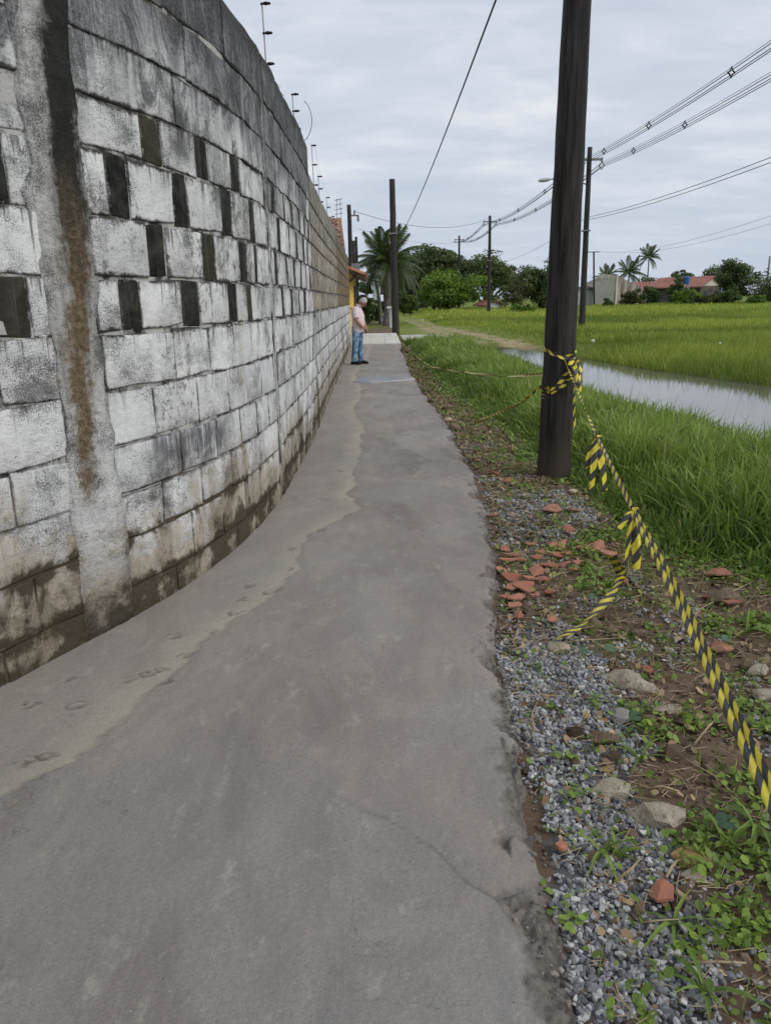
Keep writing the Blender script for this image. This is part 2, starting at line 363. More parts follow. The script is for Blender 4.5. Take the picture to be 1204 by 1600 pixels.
for i, (a, b) in enumerate(prints):
    cx, cy = g(a, b)[:2]; an = -.15 + rng.normal(0, .3); s = rng.uniform(.85, 1.15); k_ = (abs(PX - cx) < .08) & (abs(PY - cy) < .08)
    if not k_.any(): continue
    for (ox, oy, r_) in [(0, -.012, .0165), (-.024, .008, .0085), (-.009, .024, .009), (.010, .024, .009), (.025, .008, .0085)]:
        ox *= s; oy *= s; qx = cx + ox * math.cos(an) - oy * math.sin(an); qy = cy + ox * math.sin(an) + oy * math.cos(an)
        d = np.hypot(PX - qx, PY - qy); h = sstep(r_ * 1.15 * s, r_ * .6 * s, d); PZ -= .011 * h; PZ += .0018 * np.exp(-((d - r_ * s * 1.4) / .006) ** 2); dirt += .75 * h
NL = np.concatenate([curve_px([(-150, 1250), (60, 1195), (172, 1160), (300, 1150)]), SEAM]); dn, sn = seg_dist(PX + .12 * (fbm(PX * 2.5, PY * 2.5, 4, 48) - .5), PY + .12 * (fbm(PX * 2.5, PY * 2.5, 4, 49) - .5), NL)
newer = np.where(sn > 0, .5 + .5 * sstep(0, .22, dn), .5 - .5 * sstep(0, .22, dn)); newer = np.where(PY < 1.2, 0, newer)
me = fastmesh('path', np.stack([PX, PY, PZ], -1).reshape(-1, 3), [gridfaces(len(py), NU)], {'newer': newer.ravel(), 'tan': tan.ravel(), 'old': old.ravel(), 'dirt': dirt.clip(0, 1).ravel(), 'slump': slump.ravel(), 'seam': (fade * np.exp(-(ds / .03) ** 2) * (side < 0)).ravel()}, True)
k = NT('path_concrete', .78, .35); p = k.pos()
n1 = k.noise(p, .9, 5, .6, .5); n2 = k.noise(k.mapv(p, (1, .45, 1)), 3.2, 6, .65, .8); n3 = k.noise(p, 60, 5, .7); n4 = k.noise(k.mapv(p, (1.0, .5, 1)), 9, 6, .7)
c = k.mix(k.rng(n1, .32, .68), (.36, .318, .294), (.565, .485, .432))
c = k.mix(k.rng(n2, .35, .66, 0, .85), c, (.285, .265, .255))
nw_ = k.attr('newer'); c = k.mix(k.ma('MULTIPLY', nw_, .5), k.mix(.5, c, (.36, .35, .35)), k.mix(.5, c, (.48, .40, .355)))
damp = k.rng(k.noise(k.mapv(p, (1.4, .5, 1), (5, 2, 0)), 1.1, 6, .62, 1.2), .50, .66, 0, .5); c = k.mix(damp, c, (.27, .235, .215))
trow = k.rng(k.noise(k.mapv(p, (2.6, .9, 1)), 5, 6, .7, 1.8), .55, .72, 0, .4); c = k.mix(trow, c, (.58, .53, .48))
hair = k.rng(k.ma('ABSOLUTE', k.ma('SUBTRACT', k.noise(p, 1.7, 8, .62, .6), .5)), .0, .0035, 1, 0); c = k.mix(k.ma('MULTIPLY', hair, k.rng(k.noise(p, 1.1, 2), .52, .6, 0, .6)), c, (.13, .115, .10))
blue = k.rng(k.noise(k.mapv(p, loc=(3, 7, 0)), .75, 3, .5), .50, .68, 0, .6)
c = k.mix(blue, c, (.43, .42, .42))
c = k.mix(k.rng(n4, .55, .72, 0, .6), c, (.62, .57, .52))
c = k.mix(k.rng(k.noise(p, 16, 6, .75), .58, .70, 0, .4), c, (.22, .19, .17))
c = k.mix(k.ma('MULTIPLY', k.attr('old'), .35), c, (.50, .455, .415))
c = k.mix(k.ma('MULTIPLY', k.attr('tan'), .85), c, (.66, .605, .49))
c = k.mix(k.ma('MULTIPLY', k.attr('seam'), k.rng(n4, .42, .6, 0, .7)), c, (.40, .39, .38))
c = k.mix(k.ma('MULTIPLY', k.attr('dirt'), .75), c, (.085, .066, .05))
c = k.mix(k.ma('MULTIPLY', k.attr('slump'), .9), c, k.mix(k.rng(k.noise(p, 34, 5, .7), .3, .7), (.10, .088, .078), (.28, .25, .225)))
c = k.mix(k.rng(k.noise(p, 230, 4, .75), .3, .7), k.mix(1.0, c, (.74, .74, .74), 'MULTIPLY'), c); c = k.mix(k.rng(n3, .35, .7), k.mix(1.0, c, (.84, .90, .90), 'MULTIPLY'), c)
specks = k.rng(k.vor(p, 22), .03, .06, 1, 0); c = k.mix(k.ma('MULTIPLY', specks, k.rng(k.noise(p, 5, 2), .5, .58)), c, (.62, .60, .56)); pits = k.rng(k.vor(k.mapv(p, loc=(3.3, 1.1, 0)), 17), .02, .055, 1, 0); c = k.mix(k.ma('MULTIPLY', pits, k.rng(k.noise(p, 4, 2), .52, .6)), c, (.07, .06, .05))
c = k.mix(1.0, c, (.845, .812, .775), 'MULTIPLY'); k.col(c).rough(k.rng(n2, .3, .7, .62, .88)).bump(k.ma('ADD', n3, k.ma('MULTIPLY', k.noise(p, 210, 4, .75), .8)), .75, .006)
path = tag(objm('footpath', me, k.m), kind='structure')

# wet cement smear across the path
def puddle(name, pts, label, mat, z=.012):
    P = curve_px(pts); c0 = P.mean(0); n = len(P); ring = []
    for i in range(n):
        for t in (0, .33, .66):
            q = P[i] * (1 - t) + P[(i + 1) % n] * t; q = q + rng.normal(0, .015, 2); ring.append(q)
    V = [(c0[0], c0[1], z + .004)] + [(q[0], q[1], z) for q in ring] + [(q[0] + (q[0] - c0[0]) * .02, q[1] + (q[1] - c0[1]) * .02, z - .02) for q in ring]; m_ = len(ring)
    b = MB(); b.add(V, [(0, 1 + i, 1 + (i + 1) % m_) for i in range(m_)] + [(1 + i, 1 + m_ + i, 1 + m_ + (i + 1) % m_, 1 + (i + 1) % m_) for i in range(m_)])
    return tag(b.build(name, mat), kind='structure')
k = NT('wet_cement', .22, .5); k.col(k.mix(k.noise(k.pos(), 3, 4), (.27, .28, .30), (.37, .38, .40)))
puddle('puddle', [(553, 597), (562, 590), (580, 588), (615, 589), (645, 590), (646, 593.5), (610, 596), (580, 599)], '', k.m)

# ------------------------------------------------------------------ white tiled slab and plain slab at the end of the path
MAT['tile_white'] = simple('tile_white', (.55, .54, .51), (.70, .69, .66), 1.5, .5, .1)
MAT['slab'] = simple('slab_concrete', (.40, .38, .34), (.55, .53, .48), 2.0, .8, .2)
b = MB(); b.box((-1.6, 28.4, -.25), (.68, 37.6, .075))
slab = tag(b.build('patio', MAT['slab']), kind='structure')
for i in range(4):
    for j in range(11):
        x0 = -1.55 + i * .555; y0 = 28.42 + j * .83; b = MB(); b.box((x0, y0, .06), (x0 + .54, y0 + .81, .088 + rng.uniform(0, .004))); b.build('tile', MAT['tile_white'], slab)
b = MB(); P = [(.86, 37.3), (.95, 27.8), (2.0, 27.3), (2.9, 34.6), (2.5, 37.3)]
b.add([(x, y, -.25) for x, y in P] + [(x, y, -.005) for x, y in P], [(4, 3, 2, 1, 0), (5, 6, 7, 8, 9)] + [(i, (i + 1) % 5, 5 + (i + 1) % 5, 5 + i) for i in range(5)])
tag(b.build('driveway', MAT['slab']), kind='structure')

# ------------------------------------------------------------------ block walls
def wallmat(name):
    k = NT(name, .93, .15); uv = k.uv(); s, z, _ = k.sepv(uv); P = uv
    kind = k.attr('kind'); tone = k.attr('tone'); bare = k.attr('bare')
    dl, dr, _ = k.sepv(k.attrv('ed')); db, dt, _ = k.sepv(k.attrv('ev'))
    fine = k.noise(P, 38, 6, .72); mid = k.noise(P, 7, 6, .68, .4); big = k.noise(P, 1.3, 5, .6, .3); grain = k.noise(P, 140, 4, .75)
    st1 = k.noise(k.mapv(P, (5, .45, 1)), 1.0, 7, .7, 1.2); st2 = k.noise(k.mapv(P, (19, .8, 1)), 1.0, 6, .72, .8); st3 = k.noise(k.mapv(P, (48, 2.2, 1)), 1.0, 4, .7, .3)
    pre = lambda f, m_: k.ma('MULTIPLY', f, m_)
    white = k.mix(k.rng(mid, .28, .72), (.72, .725, .725), (.93, .93, .92))
    white = k.mix(k.rng(tone, .2, 1, 0, .3), white, (.50, .50, .51))
    white = k.mix(k.rng(k.noise(P, 2.1, 5, .65), .55, .78, 0, .25), white, (.62, .585, .51))
    white = k.mix(k.rng(st2, .52, .74, 0, .4), white, (.36, .36, .37))
    beige = k.mix(k.rng(mid, .3, .7), (.36, .32, .255), (.52, .475, .40)); beige = k.mix(k.rng(tone, 0, 1, 0, .5), beige, (.28, .24, .19))
    brown = k.mix(k.rng(mid, .3, .7), (.19, .135, .075), (.30, .225, .13))
    c = k.mix(bare, white, k.mix(k.rng(s, 17.3, 18.8), beige, brown))
    far = k.rng(s, 9.9, 10.2, 1, .3)
    # mould that came down from the coping: broad grey, then black runs of uneven length
    hgt = k.rng(z, 1.2, 3.4, 0, 1, False); h2 = k.ma('MULTIPLY', hgt, hgt)
    f = k.ma('ADD', pre(st1, .55), k.ma('ADD', pre(big, .55), k.ma('ADD', pre(mid, .2), pre(h2, .50))))
    c = k.mix(pre(k.rng(f, .74, .98, 0, .88), far), c, k.mix(k.rng(fine, .3, .7), (.06, .064, .072), (.235, .245, .265)))
    f2 = k.ma('ADD', pre(st2, .7), k.ma('ADD', pre(big, .40), pre(h2, .26)))
    c = k.mix(pre(k.rng(f2, .72, .86, 0, .85), far), c, k.mix(fine, (.03, .03, .032), (.10, .10, .10)))
    c = k.mix(pre(k.ma('MULTIPLY', k.rng(k.ma('ADD', st3, pre(big, .4)), .72, .82, 0, .55), k.rng(z, 2.0, 2.7)), far), c, (.55, .55, .55))
    c = k.mix(pre(k.rng(k.ma('ADD', z, pre(mid, .25)), 3.38, 3.52, 0, .9), far), c, (.03, .032, .028))
    zlow = k.ma('MULTIPLY', k.rng(s, 9.8, 10.3), k.rng(z, 1.55, 1.40)); c = k.mix(k.ma('MULTIPLY', zlow, k.rng(k.ma('ADD', pre(st2, .7), pre(big, .3)), .46, .60, 0, .8)), c, (.15, .147, .143))
    bl_ = k.ma('ADD', k.noise(k.mapv(P, (1.3, .8, 1)), 3.0, 8, .74, 1.0), pre(k.rng(z, 1.0, 3.4, 0, 1, False), .26)); c = k.mix(pre(k.rng(bl_, .66, .80, 0, .82), far), c, k.mix(k.rng(fine, .3, .7), (.035, .037, .041), (.15, .155, .165)))
    # patches of black flecks where the lime has let go
    c = k.mix(k.rng(k.ma('ADD', grain, pre(k.noise(P, 2.6, 6, .7), 1.1)), 1.07, 1.20, 0, .8), c, (.09, .09, .088))
    c = k.mix(k.rng(k.ma('ADD', k.noise(P, 16, 7, .8), pre(big, .6)), .88, .95, 0, .75), c, (.13, .125, .115))
    # dirty joints: black at the bed joints high up, brown below, with runs under them
    jn = k.ma('ADD', k.ma('ADD', pre(k.noise(P, 11, 6, .75, .6), .085), pre(k.noise(P, 2.3, 4, .6), .05)), -.057); dv = k.ma('MINIMUM', db, dt); dh = k.ma('MINIMUM', dl, dr)
    upper = k.rng(z, .5, 1.6, .55, 1.0)
    je = k.ma('MAXIMUM', k.rng(k.ma('SUBTRACT', k.ma('MULTIPLY', jn, upper), dv), -.004, .014), pre(k.rng(k.ma('SUBTRACT', k.ma('MULTIPLY', jn, .75), dh), -.002, .014), .9))
    run = k.rng(k.ma('SUBTRACT', k.ma('MULTIPLY', k.ma('SUBTRACT', st2, .5), .9), dt), -.03, .06, 0, .7)
    c = k.mix(pre(run, k.rng(z, .9, 1.5, .25, 1)), c, (.075, .072, .066))
    c = k.mix(pre(je, .92), c, k.mix(k.rng(z, .3, 1.0), (.06, .045, .028), (.035, .033, .03)))
    # rising damp: ochre, then dark brown towards the foot and in the joints
    low = k.rng(z, 1.0, .0, 0, 1, False); d = k.ma('ADD', k.ma('ADD', pre(k.noise(k.mapv(P, (1.6, .7, 1)), 1.5, 6, .65, .6), .85), pre(mid, .42)), k.ma('MULTIPLY', low, k.rng(s, 4.2, 6.0, .46, .36)))
    c = k.mix(k.rng(d, .72, .96, 0, .85), c, k.mix(k.rng(mid, .35, .65), (.19, .14, .08), (.46, .39, .29)))
    c = k.mix(k.rng(k.ma('ADD', k.ma('ADD', d, pre(k.noise(P, 3.4, 6, .72, .8), .55)), pre(k.rng(dv, .0, .07), -.14)), 1.08, 1.22, 0, .94), c, k.mix(fine, (.028, .022, .014), (.095, .075, .047)))
    c = k.mix(k.ma('MULTIPLY', k.rng(s, 5.5, 8.5), k.ma('MULTIPLY', k.rng(z, .60, .05), k.rng(mid, .42, .66, 0, .85))), c, (.055, .052, .028))
    # a grey patch of mould on the lower courses
    wz = k.ma('ADD', z, pre(k.ma('SUBTRACT', mid, .5), .35)); ws = k.ma('ADD', s, pre(k.ma('SUBTRACT', big, .5), .9))
    gm_ = k.ma('MULTIPLY', k.ma('SUBTRACT', k.rng(ws, 3.75, 4.1), k.rng(ws, 4.75, 5.1)), k.ma('SUBTRACT', k.rng(wz, .60, .78), k.rng(wz, .86, .97)))
    c = k.mix(k.ma('MULTIPLY', gm_, k.rng(k.ma('ADD', st2, pre(mid, .6)), .55, .85, 0, .9)), c, (.085, .085, .09))
    # bare dark cells, ragged where the lime wash laps over them
    dk = k.mix(k.rng(mid, .35, .7), (.014, .014, .0135), (.065, .062, .053)); dk = k.mix(k.rng(tone, .8, 1, 0, .45), dk, (.12, .10, .065)); dk = k.mix(k.rng(st2, .5, .7, 0, .5), dk, (.12, .12, .115))
    lap = k.rng(k.ma('ADD', k.ma('MINIMUM', dv, dh), pre(k.ma('SUBTRACT', k.noise(P, 13, 6, .75), .5), .11)), -.016, .006)
    c = k.mix(k.ma('MULTIPLY', kind, lap), c, dk)
    c = k.mix(k.rng(k.ma('ADD', pre(fine, .6), pre(grain, .5)), .35, .75), k.mix(1.0, c, (.84, .84, .84), 'MULTIPLY'), c)
    k.col(c).bump(k.ma('ADD', k.ma('ADD', pre(fine, .8), pre(grain, .35)), pre(mid, 1.6)), .95, .014)
    return k.m
MAT['wall'] = wallmat('wall_block')
k = NT('mortar', .95, .1); p = k.pos(); mc_ = k.mix(k.rng(k.noise(p, 5, 6, .7), .38, .56), (.05, .047, .042), (.44, .43, .41)); mc_ = k.mix(k.rng(k.ma('ADD', k.sepv(p)[2], k.ma('MULTIPLY', k.noise(p, 3, 5), .5)), .95, .65), mc_, k.mix(k.noise(p, 20, 4), (.03, .024, .016), (.13, .10, .065))); k.col(mc_).bump(k.noise(p, 60, 4), .6, .01); MAT['mortar'] = k.m
def stainmat():
    k = NT('stained_pillar', .93, .15); s, z, _ = k.sepv(k.uv()); P = k.uv(); pre = lambda f, m_: k.ma('MULTIPLY', f, m_)
    fine = k.noise(P, 38, 6, .72); mid = k.noise(P, 7, 6, .68, .4); wob = k.noise(k.mapv(P, (1.5, 1.2, 1)), 1.6, 5, .65); grain = k.noise(P, 140, 4, .75); big = k.noise(P, 1.3, 5, .6, .3)
    c = k.mix(k.rng(mid, .28, .72), (.62, .62, .61), (.90, .90, .88))
    c = k.mix(k.rng(k.noise(k.mapv(P, (7, .6, 1)), 1, 6, .7, 1), .54, .74, 0, .6), c, (.22, .22, .225))
    c = k.mix(k.rng(k.ma('ADD', grain, pre(k.noise(P, 4.5, 6, .7), 1.0)), 1.0, 1.14, 0, .85), c, (.085, .083, .078))
    bl_ = k.ma('ADD', k.noise(k.mapv(P, (1.3, .8, 1)), 3.0, 8, .74, 1.0), pre(k.rng(z, 1.0, 3.4, 0, 1, False), .26)); c = k.mix(pre(k.rng(bl_, .66, .80, 0, .82), 1.0), c, k.mix(k.rng(fine, .3, .7), (.035, .037, .041), (.15, .155, .165)))
    # the run from the coping: black above, ochre below, in broken tongues
    cen = k.ma('ADD', k.ma('ADD', 3.375, pre(z, .088)), pre(k.ma('SUBTRACT', wob, .5), .16)); d = k.ma('ABSOLUTE', k.ma('SUBTRACT', s, cen))
    wdt = k.rng(z, .7, 3.0, .035, .105, False)
    rag = k.ma('ADD', pre(k.ma('SUBTRACT', mid, .5), .20), k.ma('ADD', pre(k.ma('SUBTRACT', k.noise(P, 26, 5, .7), .5), .10), pre(k.ma('SUBTRACT', k.noise(k.mapv(P, (22, 1.5, 1)), 1, 5, .7), .5), .12)))
    stn = k.ma('MULTIPLY', k.rng(k.ma('SUBTRACT', d, rag), k.ma('SUBTRACT', wdt, .03), k.ma('ADD', wdt, .05), 1, 0), k.rng(k.ma('ADD', z, pre(mid, .2)), .72, .86))
    halo = pre(k.rng(k.ma('SUBTRACT', d, pre(rag, 1.6)), wdt, k.ma('ADD', wdt, .16), 1, 0), k.rng(z, .8, 1.5, 0, .5))
    c = k.mix(halo, c, (.20, .185, .16))
    br = k.rng(k.ma('ADD', z, pre(k.ma('SUBTRACT', k.noise(k.mapv(P, (9, 1.2, 1)), 1, 5, .7), .5), 1.6)), 1.5, 2.2)
    c = k.mix(pre(stn, .95), c, k.mix(br, k.mix(k.rng(fine, .3, .7), (.10, .07, .035), (.27, .20, .115)), k.mix(mid, (.006, .006, .006), (.034, .032, .028))))
    low = k.rng(z, .85, -.05, 0, 1, False); dd = k.ma('ADD', k.ma('ADD', pre(big, .5), pre(mid, .5)), pre(low, .55))
    c = k.mix(k.rng(dd, .66, .92, 0, .8), c, k.mix(k.rng(mid, .35, .65), (.20, .15, .09), (.42, .35, .25)))
    c = k.mix(k.rng(k.ma('ADD', dd, pre(k.noise(P, 3.4, 6, .72, .8), .5)), 1.08, 1.25, 0, .9), c, (.05, .04, .026))
    c = k.mix(k.rng(k.ma('ADD', pre(fine, .6), pre(grain, .5)), .35, .75), k.mix(1.0, c, (.72, .72, .72), 'MULTIPLY'), c)
    k.col(c).bump(k.ma('ADD', k.ma('ADD', pre(fine, .8), pre(grain, .35)), pre(mid, 2.2)), .95, .018); return k.m
MAT['stain'] = stainmat()

def wallpiece(name, s0, s1, z0, z1, o_in, o_out, mat, parent, ns=3, nz=2, jit=.004, kind=0.0, bare=0.0, tone=None, round_=.004, edgej=.004, even=False):
    """a block: front face grid with worn edges, sides running back into the mortar"""
    off = wloc(parent); V = []; UV = []
    ej = [rng.normal(0, edgej, 2) for _ in range((ns + 1) * (nz + 1))]; n = 0
    nm_ = max(1, int(round((s1 - s0) / .2)))
    if not even: ns, nz = nm_ + 2, 3; ej = [rng.normal(0, edgej, 2) for _ in range((ns + 1) * 4)]
    m1 = min(.010, (s1 - s0) * .15); m2 = min(.010, (z1 - z0) * .15)
    fs_ = [i / ns for i in range(ns + 1)] if even else [0] + [m1 / (s1 - s0) + (1 - 2 * m1 / (s1 - s0)) * i / nm_ for i in range(nm_ + 1)] + [1]; fz_ = [j / nz for j in range(nz + 1)] if even else [0, m2 / (z1 - z0), 1 - m2 / (z1 - z0), 1]
    cj = {}
    for j in range(nz + 1):
        for i in range(ns + 1):
            if not even: q_ = (0 if i < 2 else (1 if i >= ns - 1 else i), 0 if j < 2 else 1); cj.setdefault(q_, ej[n]); ej[n] = cj[q_] + ej[n] * .25
            s = s0 + (s1 - s0) * fs_[i] + ej[n][0] * (.5 if (0 < i < ns and even) else 1); z = z0 + (z1 - z0) * fz_[j] + ej[n][1] * (.5 if (0 < j < nz and even) else 1)
            ed = (i in (0, ns)) or (j in (0, nz)); o = o_out + rng.normal(0, jit) - (round_ if ed else 0); n += 1
            V.append(wall(s, z, o) - off); UV.append((s, z))
    bi = []; W_ = ns + 1
    per = [i for i in range(W_)] + [W_ * j + ns for j in range(1, nz + 1)] + [W_ * nz + i for i in range(ns - 1, -1, -1)] + [W_ * j for j in range(nz - 1, 0, -1)]
    for q in per:
        s, z = UV[q]; bi.append(len(V)); V.append(wall(s, z, o_in) - off); UV.append((s, z))
    Fs = [(j * W_ + i, j * W_ + i + 1, (j + 1) * W_ + i + 1, (j + 1) * W_ + i) for j in range(nz) for i in range(ns)]
    m_ = len(per); Fs += [(per[(i + 1) % m_], per[i], bi[i], bi[(i + 1) % m_]) for i in range(m_)]
    me = bpy.data.meshes.new(name); me.from_pydata([tuple(v) for v in V], [], Fs); me.update()
    ul = me.uv_layers.new(name='UVMap'); uvf = np.array([UV[l.vertex_index] for l in me.loops], np.float32); ul.data.foreach_set('uv', uvf.ravel())
    for nm, val in (('kind', kind), ('bare', bare), ('tone', rng.random() if tone is None else tone)):
        at = me.attributes.new(nm, 'FLOAT', 'POINT'); at.data.foreach_set('value', np.full(len(V), val, np.float32))
    UVa = np.array(UV); ed = np.zeros((len(V), 3), np.float32); ev = np.zeros((len(V), 3), np.float32)
    ed[:, 0] = UVa[:, 0] - s0; ed[:, 1] = s1 - UVa[:, 0]; ev[:, 0] = UVa[:, 1] - z0; ev[:, 1] = z1 - UVa[:, 1]
    for nm, A2 in (('ed', ed), ('ev', ev)): at = me.attributes.new(nm, 'FLOAT_VECTOR', 'POINT'); at.data.foreach_set('vector', A2.ravel())
    me.polygons.foreach_set('use_smooth', [True] * (nz * ns) + [False] * m_)
    return objm(name, me, mat, parent)
ZC = [-.12, .15, .42, .66, .91, 1.19, 1.47, 1.73, 2.01, 2.30, 2.53, 2.79, 3.08]
def core(s0, s1, ztop, name, parent, mat, th=.17, o=-.006):
    """the mortar body behind the blocks"""
    off = wloc(parent); sx = np.linspace(s0, s1, max(2, int((s1 - s0) / .2))); b = MB(); rings = []
    for s in sx: rings.append([wall(s, -.25, o), wall(s, -.25, o - th), wall(s, ztop, o - th), wall(s, ztop, o)])
    b.loft(rings); return b.build(name, mat, parent)

# measured dark cells (pixels) per course of the near wall
DARK = {6: [(-12, 48, 478), (190, 222, 478), (285, 312, 478), (357, 372, 480), (388, 394, 482)], 7: [(232, 262, 395), (316, 338, 405), (375, 386, 415), (398, 402, 420)],
        8: [(-30, 14, 270), (172, 205, 295), (272, 296, 320), (346, 362, 340), (390, 398, 350)], 9: [(222, 252, 225), (306, 325, 250), (362, 375, 280)]}
def near_wall():
    t = thing('block_wall', 'tall whitewashed concrete block wall, mould streaked, curving along the left of the path', 'wall', wall(5, 0))
    TOP = 3.42; core(0, 10.05, TOP - .012, 'mortar_core', t, MAT['mortar'])
    cols = [(3.35, 3.67), (6.24, 6.42)]
    sections = [(.05, 3.365), (3.655, 6.25), (6.41, 10.04)]
    wallpiece('pillar', cols[0][0], cols[0][1], -.1, TOP, -.03, .009, MAT['stain'], t, 5, 26, .004, edgej=.020, even=True)
    wallpiece('pillar', cols[1][0], cols[1][1], -.1, TOP, -.03, .004, MAT['wall'], t, 2, 14, .005, tone=.6, even=True)
    wallpiece('joint', 6.265, 6.315, .3, TOP - .35, -.01, .010, MAT['mortar'], t, 1, 20, .003, edgej=.008, even=True)
    for r in range(len(ZC)):
        z0 = ZC[r]; z1 = ZC[r + 1] if r + 1 < len(ZC) else TOP
        for (a, b_) in sections:
            darks = []
            if r in DARK:
                for (x0, x1, y_) in DARK[r]:
                    q0 = s_at(x0, y_); q1 = s_at(x1, y_)
                    if q0 and q1 and q0 >= a - .3 and q1 <= b_ + .05 and b_ < 6.3: darks.append((max(q0, a), min(q1, b_)))
                if b_ > 6.5:
                    q = a + (.16 if r % 2 else .42)
                    while q + .2 < b_: darks.append((q, q + rng.uniform(.15, .2))); q += rng.uniform(.58, .66)
                if a < 1: darks += [(q, q + .17) for q in np.arange(.5 + .3 * (r % 2), 2.7, .62)]
            gap = rng.uniform(.004, .007); cur = a; ev = sorted(darks); k_ = 0
            lim = [d for d in ev] + [(b_, b_)]
            for (d0, d1) in lim:
                L = d0 - cur
                if L > .05:
                    n = max(1, int(round(L / (.46 if r < 6 else (.75 if r >= 10 else .5))))); cuts = [cur + L * i / n + (rng.uniform(-.04, .04) if 0 < i < n else 0) for i in range(n + 1)]
                    if r not in DARK and n > 1: cuts = [cur] + [c_ + (.16 if r % 2 else -.05) for c_ in cuts[1:-1]] + [d0]
                    for c0, c1 in zip(cuts, cuts[1:]):
                        if c1 - c0 < .04: continue
                        hg = .0015 if r >= 10 else rng.choice([.0015, .003, .006])
                        vg = rng.uniform(.004, .011) if r > 5 else rng.uniform(.002, .010)
                        wallpiece('block', c0 + hg, c1 - hg, z0 + vg, z1 - vg, -.03, .004 + rng.normal(0, .0025), MAT['wall'], t, 3, 2, .0035, edgej=.006)
                if d1 > d0: wallpiece('block', d0 + .004, d1 - .004, z0 + .004, z1 - .004, -.03, -.001, MAT['wall'], t, 2, 2, .003, kind=1.0)
                cur = max(cur, d1)
    return t
nw = near_wall()
def far_wall(s0, s1, TOP, label, coarse, bare_lo):
    t = thing('block_wall', label, 'wall', wall((s0 + s1) / 2, 0))
    core(s0, s1, TOP - .01, 'mortar_core', t, MAT['mortar'])
    zs = [z for z in ZC if z < TOP - .1] + [TOP]
    for r, (z0, z1) in enumerate(zip(zs, zs[1:])):
        q = s0 + .01; first = True
        while q < s1 - .05:
            L = coarse * rng.uniform(.9, 1.1) * (.5 if first and r % 2 else 1); first = False; e = min(q + L, s1 - .01)
            if s1 - .01 - e < .15: e = s1 - .01
            bare = 1.0 if z0 > 1.4 else 0.0
            dk = 1.0 if (bare and s1 < 20 and rng.random() < .02) else 0.0
            hg = .010 if bare else .004
            wallpiece('block', q + hg, e - hg, z0 + .009, z1 - .009, -.03, .006 + (.003 if not bare else 0), MAT['wall'], t, 2, 1, .003, bare=bare, kind=dk); q = e
    return t
far_wall(10.10, 18.3, 3.13, 'bare beige block wall with a white lower half, beyond the tall mouldy wall', .58, 1.0)
far_wall(18.34, SMAX - .1, 3.08, 'brown block wall with a white lower half, just before the yellow house', .62, 1.0)
# dark tube drawn for the dark gap where the walls meet
b = MB(); b.tube([wall(10.07, -.1, .0), wall(10.07, 1.5, .0)], .022, 8); pp = b.build('wall_gap_tube', MAT['mortar'])
tag(pp, 'thin dark tube running up the gap between two block walls', 'pipe')
# ------------------------------------------------------------------ poles and cables
def polemat(name, c0, c1):
    k = NT(name, .8, .3); p = k.pos(); n = k.noise(k.mapv(p, (14, 14, .9)), 1.6, 6, .65, .3); sp = k.noise(p, 30, 5, .7)
    c = k.mix(k.rng(n, .3, .75), c0, c1); c = k.mix(k.rng(sp, .62, .74, 0, .35), c, (.16, .15, .14)); cr_ = k.rng(k.noise(k.mapv(p, (40, 40, .5)), 1, 4, .6, .2), .60, .66, 0, .8); c = k.mix(cr_, c, (.006, .006, .006)); c = k.mix(k.ma('MULTIPLY', k.rng(k.ma('ADD', k.sepv(p)[2], k.ma('MULTIPLY', n, .8)), .85, .3), .55), c, (.10, .075, .05)); k.col(c).bump(k.ma('ADD', n, k.ma('MULTIPLY', sp, .4)), .55, .012); return k.m
MAT['tar'] = polemat('tarred_wood', (.010, .009, .009), (.062, .054, .048))
MAT['conc_pole'] = polemat('dark_pole', (.022, .020, .020), (.06, .054, .05))
MAT['metal'] = simple('grey_metal', (.16, .165, .17), (.26, .265, .27), 8, .5, .1)
MAT['black'] = simple('black_rubber', (.008, .008, .009), (.02, .02, .022), 8, .6, .1)
MAT['lampglass'] = simple('lamp_housing', (.42, .43, .44), (.55, .56, .57), 8, .4, .05)
def tz(x, y): return float(terrain(np.array([x]), np.array([y]))[0])
def pole(name, label, base, top, r0, r1, mat, n=14, group=None, wob=.004):
    z0 = tz(base[0], base[1]); t = thing(name, label, 'pole', (base[0], base[1], z0), group); b = MB()
    k_ = 14; pts = []; rad = []
    for i in range(k_ + 1):
        f = i / k_; pts.append((base[0] + (top[0] - base[0]) * f + rng.normal(0, wob), base[1] + (top[1] - base[1]) * f, z0 - .25 + (top[2] - z0 + .25) * f)); rad.append((r0 + (r1 - r0) * f) * (1 + rng.normal(0, .006)))
    b.tube(pts, rad, n); b.build('shaft', mat, t, True); return t
near_b = g(864, 745, -.05); near_t = aty(909, -160, 6.95)
def near_axis(z): f = (z + .05) / (near_t[2] + .05); return near_b + (np.array(near_t) - near_b) * f
near_r = lambda z: .155 - .0115 * z
NP = thing('utility_pole', 'thick black tarred wooden pole in the grass with hazard tape tied round it', 'pole', (near_b[0], near_b[1], -.06))
b = MB(); zz = np.linspace(-.3, 6.4, 26)
b.tube([near_axis(z) + np.array([rng.normal(0, .002), 0, 0]) for z in zz], [near_r(z) * (1 + rng.normal(0, .006)) + .02 * max(0, .25 - z) for z in zz], 28); b.build('shaft', MAT['tar'], NP, True)
b = MB(); b.tube([near_axis(6.38), near_axis(6.42)], [near_r(6.4) + .004, near_r(6.4) - .01], 28); b.build('end_cap', MAT['metal'], NP)

